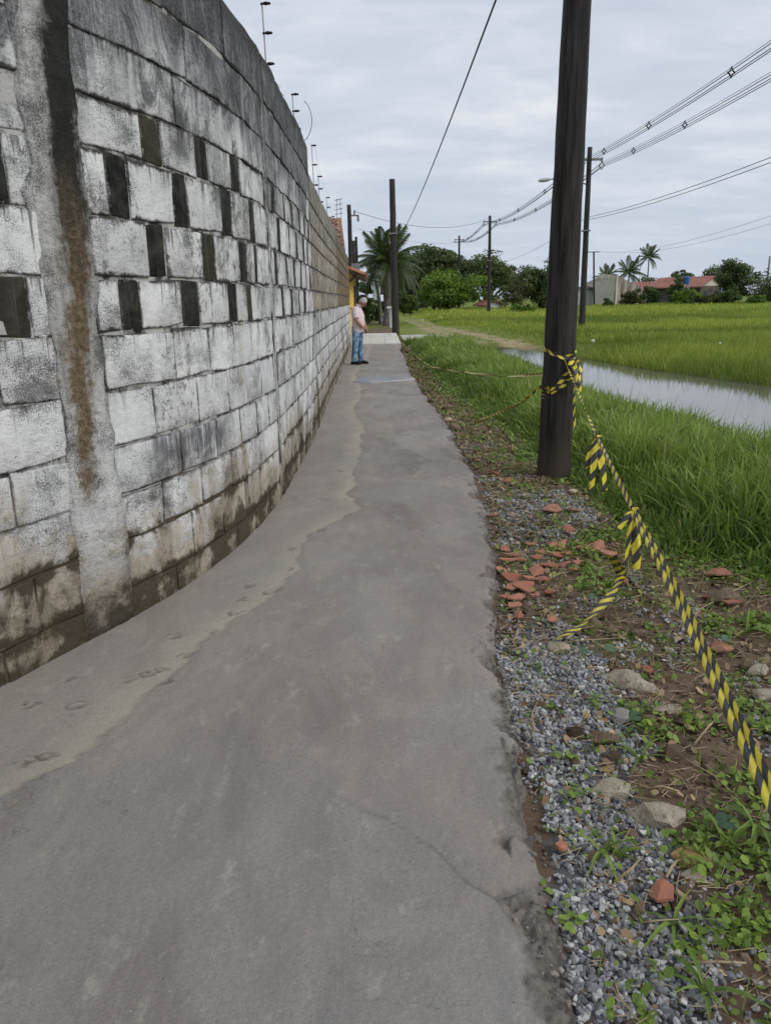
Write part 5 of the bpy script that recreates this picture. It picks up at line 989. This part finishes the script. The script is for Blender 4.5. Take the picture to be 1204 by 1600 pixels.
for (a, b_, c_) in [(800, 868, 40), (812, 876, 30), (838, 872, 26), (855, 884, 48), (872, 852, 36), (862, 850, 24), (800, 903, 38), (818, 916, 40), (826, 906, 30), (838, 895, 28), (788, 858, 22), (806, 932, 32), (802, 946, 26), (884, 866, 26), (845, 862, 22), (820, 922, 34), (793, 880, 30), (878, 880, 24), (800, 918, 26), (870, 868, 30), (848, 905, 24), (782, 893, 22), (828, 850, 20), (895, 890, 18), (810, 960, 20), (790, 930, 20), (858, 925, 20), (880, 845, 18), (835, 930, 18), (905, 855, 20)]: shard(a, b_, c_, PILE)
for (a, b_, c_, l_) in [(862, 799, 46, 'long red shard lying below the thick pole'), (893, 801, 30, 'red shard right below the foot of the thick pole'), (888, 830, 24, 'pinkish shard beside the white chip'), (932, 854, 44, 'bright red shard between the pile and the tape knot'), (950, 862, 40, 'red shard left of the lower tape knot'), (770, 806, 20, 'small bright orange shard on the path edge'), (1122, 896, 52, 'long orange shard right of the tape under the grass'), (1138, 940, 40, 'deep red shard below the orange one, right of the tape'), (1112, 930, 34, 'pale red shard right of the tape'), (1032, 1398, 42, 'red tile chip lying in the near gravel'), (1012, 1044, 26, 'small red shard right of the long slab stone'), (1126, 1012, 34, 'red shard under the pale round leaf'), (905, 878, 26, 'red shard above the trailing tape'), (975, 905, 20, 'brick red chip right of the trailing tape'), (862, 968, 22, 'small red chip above the cream stone'), (875, 1320, 26, 'orange shard half buried at the path edge'), (772, 742, 24, 'upper red shard left of the thick pole'), (792, 752, 24, 'lower red shard left of the thick pole'), (806, 730, 18, 'red shard touching the grass left of the thick pole'), (745, 722, 16, 'farthest red shard along the path edge')]: shard(a, b_, c_, l_, None)
def stick(p0, p1, r, label):
    a = g(*p0, -.03); b_ = g(*p1, -.03); a[2] = tz(a[0], a[1]) + .012; b_[2] = tz(b_[0], b_[1]) + .02; m_ = (a + b_) / 2 + np.array([rng.normal(0, .01), rng.normal(0, .01), .012]); b = MB(); b.tube([a, m_, b_], [r, r * .9, r * .6], 6); tag(b.build('stick', MAT['straw'], None, True), label, 'stick', 'dry sticks in the rubble')
for a in [((1085, 1155), (1128, 1112), .005, 'pale dry straw left of the tape'), ((860, 999), (972, 995), .003, 'thin twig right of the cream stone'), ((835, 1145), (840, 1092), .003, 'curved twig at the path edge'), ((1060, 1500), (1165, 1505), .004, 'dry straw at the lower right'), ((960, 1370), (1000, 1340), .005, 'split reed lying on the near gravel'), ((1040, 1370), (1058, 1340), .005, 'short pale stick below the tan stone'), ((995, 1438), (1060, 1438), .003, 'thin stem beside the red chip'), ((1070, 1180), (1150, 1240), .003, 'dark twig under the tape'), ((930, 820), (1000, 790), .004, 'dry stalk by the lower tape knot'), ((800, 1000), (808, 980), .005, 'stub of straw on the path edge, left of the cream stone'), ((850, 905), (900, 890), .003, 'bent twig in the shard pile'), ((1070, 960), (1180, 905), .004, 'long dry stalk at the edge of the long grass'), ((1010, 1225), (1062, 1232), .004, 'brown stick above the big mossy stone'), ((960, 1530), (1000, 1600), .003, 'green-brown stem at the bottom right')]: stick(*a)
for (a, b_, lb) in [((926, 527)), ((1122, 531))] and [(926, 527, 'white plastic scrap in the field grass right of the thick pole'), (1124, 531, 'tiny white scrap far right in the field grass'), (660, 497, 'white scrap beside the dirt track')]:
    p = g(a, b_, .25); q = MB(); c_ = np.array([p[0], p[1], tz(p[0], p[1]) + .2]); q.loft([[c_ + np.array([.07 * s_ * math.cos(k_) + rng.normal(0, .012), .05 * s_ * math.sin(k_), z_ * .25]) for k_ in np.linspace(0, 6.28, 8)[:-1]] for s_, z_ in ((.5, -.25), (1, -.05), (.9, .05), (.3, .14))]); tag(q.build('litter', MAT['white']), lb, 'litter')

# moss and tiny grass along the top of the tall wall, dead leaves on the strip
n = 900; s_ = rng.uniform(2.5, 10, n); s_ = s_[fbm(s_ * 1.7, s_ * 0, 3, 120) > .52]; n = len(s_); P = np.array([wall(a, 3.405, -rng.uniform(0, .1)) for a in s_]); V, Fs, T_ = blades(P[:, 0], P[:, 1], P[:, 2] + .01, rng.uniform(.012, .05, n), np.full(n, .003), np.abs(rng.normal(.6, .4, n)), rng.uniform(0, .5, n), 3)
tag(objm('wall_moss', fastmesh('wall_moss', V, Fs, {'tone': T_}), MAT['leaf_olive']), 'tiny moss and grass on top of the tall wall', 'moss', kind='stuff')
x, y = scatter(9500, .5, 2.6, 1.2, 27); keep = (x > xr(y) + .02) & (gside(x, y) < .15); x, y = x[keep], y[keep]
V, Fs, T_ = leaves(x, y, rng.uniform(.004, .02, len(x)), rng.uniform(.006, .016, len(x)) * (1 + y / 20), rng.uniform(0, 1, len(x)), .6)
k = NT('dead_leaf', .85, .2); k.col(k.mix(k.attr('tone'), (.10, .055, .03), (.46, .34, .20))); tag(objm('leaf_litter', fastmesh('leaf_litter', V, Fs, {'tone': T_}), k.m), 'dead leaves scattered over the strip beside the path', 'litter', kind='stuff')
x, y = scatter(11000, .5, 2.6, 1.2, 14); keep = (x > xr(y) + .02) & (gside(x, y) < .15); x, y = x[keep], y[keep]; n = len(x); a = rng.uniform(0, 6.28, n); L_ = rng.uniform(.02, .09, n); z = terrain(x, y) + rng.uniform(.008, .03, n); d = np.stack([np.cos(a), np.sin(a), rng.normal(0, .15, n)], 1) * L_[:, None] * .5; w_ = np.stack([-np.sin(a), np.cos(a), np.zeros(n)], 1) * .0013; c_ = np.stack([x, y, z], 1); upv = np.array([0, 0, .0018])
V = np.stack([c_ - d - w_, c_ - d + w_, c_ - d + upv, c_ + d - w_, c_ + d + w_, c_ + d + upv], 1).reshape(-1, 3); b0 = np.arange(n)[:, None] * 6
tag(objm('straw_litter', fastmesh('straw_litter', V, [np.concatenate([b0 + np.array([q]) for q in ((0, 1, 4, 3), (1, 2, 5, 4), (2, 0, 3, 5))])]), MAT['straw']), 'bits of dry straw scattered over the rubble strip', 'straw', kind='stuff')

# crumbs of set mortar along the broken edge of the path
x, y = scatter(26000, .05, 1.05, 1.1, 9.5); e = x - xr(y); seamx = np.interp(-y, -SEAM[6:, 1], SEAM[6:, 0]); bx = (x > seamx + .005) & (y < 1.78) & (e < .02)
keep = ((rng.random(len(x)) < np.exp(-(np.abs(e + .01) / .035) ** 2) * (.15 + .85 * (fbm(x * 3, y * 3, 3, 131) > .47)) * np.clip(3.0 / y, 0, 1)) | (bx & (rng.random(len(x)) < .6))); x, y, e = x[keep], y[keep], e[keep]
V, Fs, T_ = pebbles(x, y, rng.gamma(1.8, .0042, len(x)) + .004, np.zeros(len(x))); zt_ = terrain(x, y); lift = np.where(e < 0, -.018 - np.clip(zt_, -.2, 0) + .004, .004); V[:, 2] += np.repeat(lift, len(IV))
k = NT('mortar_crumb', .95, .15); k.col(k.mix(k.attr('tone'), (.11, .096, .085), (.33, .295, .265))); tag(objm('mortar_crumbs', fastmesh('mortar_crumbs', V, Fs, {'tone': T_}), k.m), 'grey mortar crumbs along the broken right edge of the path', 'mortar', kind='stuff')
# ------------------------------------------------------------------ hazard tape
k = NT('hazard_tape', .35, .5); u_, v_, _ = k.sepv(k.uv()); ph = k.ma('FRACT', k.ma('MULTIPLY', k.ma('ADD', u_, k.ma('MULTIPLY', v_, .055)), 1 / .105))
st = k.rng(ph, .49, .51); c = k.mix(st, k.mix(k.noise(k.pos(), 30, 3), (.62, .50, .03), (.80, .68, .06)), (.045, .042, .040)); k.col(c).bump(k.noise(k.pos(), 55, 3), .25, .004); MAT['tape'] = k.m
def ribbon(name, pts, width, parent, wdir, label=None, cat='tape', fold=.3, u0=0.0, twist=0.0, n=None, group=None, crease=.15):
    """a strip of plastic tape: centre line, width, preferred width direction; a fold runs down its middle"""
    P = np.array([np.array(p, float) for p in pts]); L = np.concatenate([[0], np.cumsum(np.linalg.norm(np.diff(P, axis=0), axis=1))]); n = n or max(8, int(L[-1] / .05)); q = np.linspace(0, L[-1], n + 1)
    C_ = np.stack([np.interp(q, L, P[:, i]) for i in range(3)], 1); W_ = np.interp(q, L, width if not np.isscalar(width) else np.full(len(L), width)); off = wloc(parent); V = []; UV = []
    ker_ = np.array([.25, .5, .25])
    if len(P) > 2:
        for _ in range(2): C_[1:-1] = .25 * C_[:-2] + .5 * C_[1:-1] + .25 * C_[2:]
    for i in range(n + 1):
        t = C_[min(i + 1, n)] - C_[max(i - 1, 0)]; t /= np.linalg.norm(t) + 1e-9; wd = np.array(wdir, float) if not callable(wdir) else np.array(wdir(C_[i])); s = wd - t * (wd @ t); s /= np.linalg.norm(s) + 1e-9; m_ = np.cross(t, s); a = twist * q[i] + crease * math.sin(q[i] * 9 + i * .3); s2 = s * math.cos(a) + m_ * math.sin(a); m2 = np.cross(t, s2)
        for j, (w2, f2) in enumerate(((-.5, 0), (-.17, .6), (.17, 1), (.5, 0))): V.append(C_[i] + s2 * W_[i] * w2 + m2 * W_[i] * fold * f2 * (.5 + .5 * math.sin(q[i] * 5)) - off); UV.append((q[i] + u0, w2))
    b0 = len(V)
    V += [v - np.array([0, 0, .0008]) for v in V]; UV += UV
    Fs = []
    for i in range(n):
        for j in range(3): a = i * 4 + j; Fs += [(a, a + 1, a + 5, a + 4), (b0 + a + 4, b0 + a + 5, b0 + a + 1, b0 + a)]
        for j in (0, 3): a = i * 4 + j; Fs.append((a, a + 4, b0 + a + 4, b0 + a))
    me = bpy.data.meshes.new(name); me.from_pydata([tuple(v) for v in V], [], Fs); me.update(); ul = me.uv_layers.new(name='UVMap'); ul.data.foreach_set('uv', np.array([UV[l.vertex_index] for l in me.loops], np.float32).ravel()); me.polygons.foreach_set('use_smooth', [True] * len(me.polygons))
    o = objm(name, me, MAT['tape'], parent)
    if label: tag(o, label, cat, group)
    return o
P0 = aty(881, 561, 6.76); K1 = aty(932, 683, 4.75); K2 = aty(988, 797, 3.55); M3 = aty(1060, 935, 2.72); P1 = aty(1190, 1213, 1.72); P2 = P1 + (P1 - M3) * .75
T = thing('hazard_tape', 'yellow and black tape stretched from the thick pole to the lower right corner', 'tape', P0)
vw = np.array([.75, .15, .55])
ribbon('strand', [P0, K1], [.014, .020], T, vw, fold=.45, u0=.02, twist=5.0)
ribbon('strand', [K1, (K1 + K2) / 2, K2], [.020, .026, .024], T, vw, fold=.35, u0=.03, twist=.3)
sh_ = np.array([.0105, .002, .0065])
ribbon('strand', [K1 + sh_ * .2, K2 + sh_ * .7, M3 + sh_, P1 + sh_, P2 + sh_], [.010, .018, .021, .022, .022], T, vw, fold=.25, u0=.06, twist=.1, n=60)
ribbon('strand', [K2 - sh_ * .7, M3 - sh_ * .9, P1 - sh_, P2 - sh_], [.020, .022, .023, .023], T, vw, fold=.25, u0=.0, twist=-.1, n=60)
def knot(parent, c, r):
    b = MB(); pts = [c + np.array([r * math.cos(a) * 1.2, r * .8 * math.sin(2 * a), r * .9 * math.sin(a)]) for a in np.linspace(0, 6.283, 13)]; o = ribbon('knot', pts, .022, parent, (.2, .5, .9), fold=.5, u0=.01); return o
knot(T, K1, .022); knot(T, K2, .020)
def tail(parent, c, ends, w_=.035, u0=0.0, wdir=(.9, .2, .1)):
    pts = [c] + [aty(*e) for e in ends]; return ribbon('tail', pts, [w_ * .45] + [w_] * len(ends), parent, wdir, fold=.35, u0=u0, crease=.5)
tail(T, K1, [(924, 700, 4.73), (918, 722, 4.72), (914, 731, 4.72)], .04, .02); tail(T, K1, [(928, 705, 4.70), (926, 740, 4.69), (922, 768, 4.68)], .045, .05); tail(T, K1, [(936, 702, 4.72), (941, 735, 4.71), (943, 766, 4.70)], .055, .085, (.8, .5, 0))
tail(T, K2, [(984, 802, 3.53), (974, 812, 3.52), (967, 826, 3.51)], .03, .02); tail(T, K2, [(984, 815, 3.53), (981, 850, 3.51), (976, 882, 3.5)], .022, .04); tail(T, K2, [(990, 818, 3.53), (993, 840, 3.52), (995, 862, 3.51), (993, 888, 3.5)], [.5 * .0 + .045][0], .07, (.9, -.3, 0))
# stake that carries the near end, just out of frame
skp = P2 + np.array([.03, .0, 0]); t = thing('stake', 'wooden stake holding the near end of the hazard tape', 'stake', (skp[0], skp[1], -.06)); b = MB(); b.box((skp[0] - .02, skp[1] - .02, -.3), (skp[0] + .02, skp[1] + .02, P2[2] + .15)); b.build('shaft', MAT['straw'], t)
b = MB(); b.loft([[(skp[0] + s_ * x_, skp[1] + s_ * y_, z_) for x_, y_ in ((-.02, -.02), (.02, -.02), (.02, .02), (-.02, .02))] for s_, z_ in ((.98, P2[2] + .15), (.3, P2[2] + .18))]); b.build('tip', MAT['straw'], t)
# trailing loose strip on the ground
pts = [aty(984, 862, 3.6) + np.array([0, .3, -.12])] + [g(a, b_, z_) for a, b_, z_ in ((972, 898, .06), (955, 928, .05), (935, 952, .03), (910, 975, .0), (890, 988, .03), (866, 1002, .035))]
ribbon('tape_strip', pts, .055, None, (.96, -.27, .2), 'loose torn end of hazard tape lying across the gravel to the cream stone', fold=.12, u0=.03, twist=.1, crease=.3)
# wraps on the pole
def wrap(z_of, a0, a1, w_, label, u0=0.0, n=26):
    pts = []; 
    for a in np.linspace(a0, a1, n):
        z = z_of(a); c_ = near_axis(z); r_ = near_r(z) + .006 + .002 * math.sin(a * 7); pts.append(c_ + np.array([r_ * math.cos(a), r_ * math.sin(a), 0]))
    return ribbon('tape_wrap', pts, w_, None, (0, 0, 1), label, fold=-.12, u0=u0, n=50, crease=.35, group=None)
zat = lambda y_: aty(864, y_, 6.78)[2]
wrap(lambda a: zat(562) + .10 * abs(math.sin((a + math.pi * .46) / 2)) ** 1.0 * 1.1, -math.pi * 1.5, math.pi * .5, .040, 'upper band of hazard tape tied round the thick pole')
wrap(lambda a: zat(598) + .13 * math.cos(a + .1), -math.pi * 1.5, math.pi * .5, .055, 'middle slanting band of hazard tape round the thick pole', .03)
wrap(lambda a: zat(600) + .10 * math.cos(a + .3) - .06, -math.pi * 1.45, math.pi * .45, .050, 'lowest slanting band of hazard tape round the thick pole', .06)
q = near_axis(zat(560)); e_ = q + np.array([near_r(1) + .012, -.02, -.02])
t = thing('tape_bow', 'bunch of tape ends hanging on the right side of the thick pole', 'tape', e_)
for i, ee in enumerate([[(901, 568, 6.9), (908, 582, 6.88)], [(898, 572, 6.88), (900, 588, 6.86), (902, 602, 6.86)], [(904, 590, 6.86), (905, 612, 6.85)], [(897, 600, 6.88), (896, 640, 6.86), (898, 676, 6.85)], [(893, 562, 6.84), (889, 572, 6.80)]]): tail(t, e_, ee, .045 if i != 3 else .02, .04 * i)
# second run of tape, far side
s0 = near_axis(zat(590)) + np.array([-near_r(1), .0, 0]); pts = [s0] + [aty(a, b_, Y) for a, b_, Y in ((800, 588, 8.0), (760, 586, 9.5), (715, 580.5, 12.2), (673, 573, 16.4), (654, 560, 21.5), (637, 544, 26.5))] + [g(620, 530, .03), g(606, 521, .12)]
ribbon('hazard_tape', pts, [.03] * len(pts), None, (0, .3, 1), 'long thin run of hazard tape from the thick pole back to the white slab', fold=.4, n=260, twist=1.2)
s1 = near_axis(zat(610)) + np.array([-near_r(1), .02, 0]); pts = [s1] + [aty(a, b_, Y) for a, b_, Y in ((815, 628, 7.3), (790, 640, 7.8), (768, 650, 8.3), (740, 662, 8.9))]
ribbon('hazard_tape', pts, .035, None, (0, .3, 1), 'short dark run of hazard tape dropping into the grass left of the thick pole', fold=.5, u0=.05, twist=3)

# ------------------------------------------------------------------ person
MAT['skin'] = simple('skin', (.36, .19, .135), (.44, .25, .18), 20, .55, .1, .001)
MAT['shirt'] = simple('pink_shirt', (.66, .54, .555), (.76, .64, .65), 18, .85, .3, .004)
k = NT('jeans', .9, .15); p = k.obj(); k.col(k.mix(k.rng(k.noise(p, 9, 4, .6), .4, .62), (.07, .15, .25), (.30, .43, .54))).bump(k.noise(p, 30, 4), .4, .004); MAT['jeans'] = k.m
MAT['shoe'] = simple('shoe', (.008, .008, .009), (.02, .02, .02), 30, .5, .1, .002)
MAT['hair'] = simple('grey_hair', (.34, .33, .31), (.66, .64, .61), 60, .7, .5, .004)
man = thing('person', 'man in pale pink shirt and faded jeans looking down beside the wall', 'person', (0, 0, 0))
def remesh(o, v):
    m_ = o.modifiers.new('remesh', 'REMESH'); m_.mode = 'VOXEL'; m_.voxel_size = v; m_.use_smooth_shade = True; s_ = o.modifiers.new('smooth', 'SMOOTH'); s_.iterations = 2; s_.factor = .5; return o
def ell(cx, cz, a, b_, cy=0.0, n=18, tilt=0.0): return [(cx + a * math.cos(q), cy + b_ * math.sin(q), cz + tilt * a * math.cos(q)) for q in np.linspace(0, 2 * math.pi, n + 1)[:-1]]
def headp(f, s, h, c=(.175, 0, 1.555), al=R(38)):
    F_ = np.array([math.cos(al), 0, -math.sin(al)]); H_ = np.array([math.sin(al), 0, math.cos(al)]); return np.array(c) + F_ * f + np.array([0, 1., 0]) * s + H_ * h
b = MB()
b.loft([ell(.02, .86, .13, .15), ell(.03, 1.05, .13, .16), ell(.02, 1.25, .12, .17), ell(.01, 1.38, .09, .17), ell(.03, 1.44, .05, .07)])
b.tube([(.02, 0, 1.40), (.08, 0, 1.49), headp(-.02, 0, -.03)], [.062, .058, .056], 12)
rings = []
for i in range(13):
    t = math.pi * (.03 + .94 * i / 12); h = -math.cos(t) * .118; r_ = math.sin(t); ring = []
    for q in np.linspace(0, 2 * math.pi, 21)[:-1]:
        f = .096 * r_ * math.cos(q); s = .076 * r_ * math.sin(q); fr = max(0, math.cos(q))
        if h < 0: f *= 1 - .10 * (-h / .118) * (1 - fr) - .04; s *= 1 - .28 * (-h / .118)
        f += .016 * fr ** 6 * math.exp(-((h + .095) / .022) ** 2) + .006 * fr ** 3 * math.exp(-((h - .022) / .012) ** 2) - .007 * math.exp(-((h - .0) / .012) ** 2) * math.exp(-((abs(math.sin(q)) - .42) / .18) ** 2) * (fr > 0)
        ring.append(headp(f, s, h))
    rings.append(ring)
b.loft(rings)
b.tube([headp(.082, 0, .015), headp(.108, 0, -.022), headp(.10, 0, -.034)], [.009, .015, .012], 8)                                   # nose
b.tube([headp(.088, -.022, -.062), headp(.096, 0, -.060), headp(.088, .022, -.062)], [.006, .008, .006], 6)                         # lips
for s in (-1, 1): b.loft([[headp(-.005 + a * math.cos(q), s * o, -.005 + a * 1.5 * math.sin(q)) for q in np.linspace(0, 6.283, 9)[:-1]] for o, a in ((.066, .012), (.078, .019), (.086, .018), (.089, .008))])   # ears
ARM = {}
for s in (-1, 1):
    sh = np.array([.0, s * .195, 1.385]); el = np.array([.07 if s < 0 else .1, s * .255, 1.10]); wr = np.array([.215, s * .10, .90]); ARM[s] = (sh, el, wr)
    b.tube([(0, s * .12, 1.38), sh, (sh + el) / 2, el, el + (wr - el) * .35, wr], [.06, .056, .048, .043, .042, .028], 12)
    d = (wr - el) / np.linalg.norm(wr - el); pm = wr + d * .055; fdir = d * .6 + np.array([.1, -s * .25, -.6]); fdir /= np.linalg.norm(fdir); side_ = np.cross(d, np.array([0, -s * 1., .25])); side_ /= np.linalg.norm(side_)
    b.loft([[c_ + side_ * w_ * math.cos(q) + np.cross(d, side_) * h_ * math.sin(q) for q in np.linspace(0, 6.283, 11)[:-1]] for c_, w_, h_ in ((wr - d * .01, .027, .021), (wr + d * .03, .036, .018), (wr + d * .07, .042, .016), (wr + d * .09, .038, .012))])
    for i, L_ in enumerate((.066, .076, .071, .055)):
        r0 = wr + d * .082 + side_ * (.030 - .020 * i); b.tube([r0 - d * .02, r0 + fdir * L_ * .45, r0 + fdir * L_ * .75 + np.array([-.012, -s * .01, -.012]), r0 + fdir * L_ + np.array([-.03, -s * .015, -.01])], [.0095, .009, .0085, .007], 7)
    tb_ = wr + d * .02 + side_ * .032; b.tube([tb_ - d * .01 - side_ * .01, tb_ + side_ * .018 + d * .025, tb_ + side_ * .020 + d * .055], [.012, .0105, .0085], 7)
LEG = {-1: [(.0, -.085, .86), (-.035, -.095, .45), (-.075, -.10, .09)], 1: [(.03, .085, .86), (.045, .095, .45), (.055, .10, .09)]}
for s in (-1, 1): b.tube([LEG[s][0], LEG[s][1], LEG[s][2], (LEG[s][2][0] + .02, LEG[s][2][1], .05)], [.075, .05, .035, .035], 12)
remesh(b.build('body', MAT['skin'], man, True), .0065)
for s in (-1, 1):
    b = MB(); q = headp(.083, s * .031, .0); b.ball(q, .011, 8, 6); b.build('eye', MAT['shoe'], man, True)
b = MB()                                                                                                                        # hair
rings = []
for i in range(9):
    t = math.pi * (.02 + .60 * i / 8); h = math.cos(t) * .128; r_ = math.sin(t); ring = []
    for q in np.linspace(0, 2 * math.pi, 21)[:-1]:
        cut = .055 if math.cos(q) > .35 else (-.015 if abs(math.sin(q)) > .75 else -.07); hh = max(h, cut); k_ = math.sqrt(max(0, 1 - (hh / .128) ** 2)); ring.append(headp(.106 * k_ * math.cos(q) * (1 + rng.normal(0, .012)), .085 * k_ * math.sin(q), hh + rng.normal(0, .002)))
    rings.append(ring)
b.loft(rings[::-1]); remesh(b.build('hair', MAT['hair'], man, True), .006)
b = MB()                                                                                                                        # shirt
b.loft([ell(.015, .79, .150, .178, tilt=.12), ell(.02, .88, .152, .176, tilt=.08), ell(.04, 1.0, .158, .182), ell(.045, 1.10, .158, .19), ell(.03, 1.22, .150, .20), ell(.01, 1.33, .135, .215), ell(.005, 1.405, .10, .185), ell(.03, 1.445, .078, .10), ell(.055, 1.475, .068, .072)])
for s in (-1, 1):
    sh, el, wr = ARM[s]; b.tube([(0, s * .10, 1.36), sh + np.array([0, 0, -.005]), sh + (el - sh) * .45, sh + (el - sh) * .80], [.085, .083, .082, .080], 14)
shirt = remesh(b.build('shirt', MAT['shirt'], man, True), .009)
b = MB(); b.loft([[np.array([.062, 0, 1.465]) + np.array([r_ * 1.0 * math.cos(q), r_ * math.sin(q), z_ - .25 * r_ * math.cos(q)]) for q in np.linspace(0, 6.283, 17)[:-1]] for r_, z_ in ((.082, -.01), (.078, .03), (.070, .035), (.068, .0))]); b.build('collar', MAT['shirt'], shirt, True)
b = MB(); b.loft([ell(.01, .70, .10, .13), ell(.012, .80, .148, .172), ell(.015, .90, .150, .172), ell(.02, .96, .15, .17)])       # jeans
for s in (-1, 1):
    a, m_, e = [np.array(v) for v in LEG[s]]; b.tube([a + np.array([0, 0, -.02]), a + (m_ - a) * .45, m_, m_ + (e - m_) * .5, e + np.array([.0, 0, .03]), e + np.array([.008, 0, -.03])], [.108, .098, .080, .074, .070, .074], 16)
remesh(b.build('jeans', MAT['jeans'], man, True), .009)
for s in (-1, 1):
    e = LEG[s][2]; b = MB(); b.loft([[(e[0] + x_, e[1] + w_ * math.cos(q), .012 + max(0, h_ * (.5 + .5 * math.sin(q)))) for q in np.linspace(0, 6.283, 13)[:-1]] for x_, w_, h_ in ((-.085, .022, .05), (-.06, .038, .075), (0, .042, .10), (.07, .046, .085), (.14, .048, .06), (.185, .036, .045), (.205, .014, .03))]); shoe = b.build('shoe', MAT['shoe'], man, True)
    b = MB(); b.box((e[0] - .085, e[1] - .045, .0), (e[0] + .20, e[1] + .045, .014)); b.build('sole', MAT['shoe'], shoe)
mp_ = g(559, 569, 0); man.location = (mp_[0], mp_[1], .006); man.rotation_euler = (0, 0, R(-14))
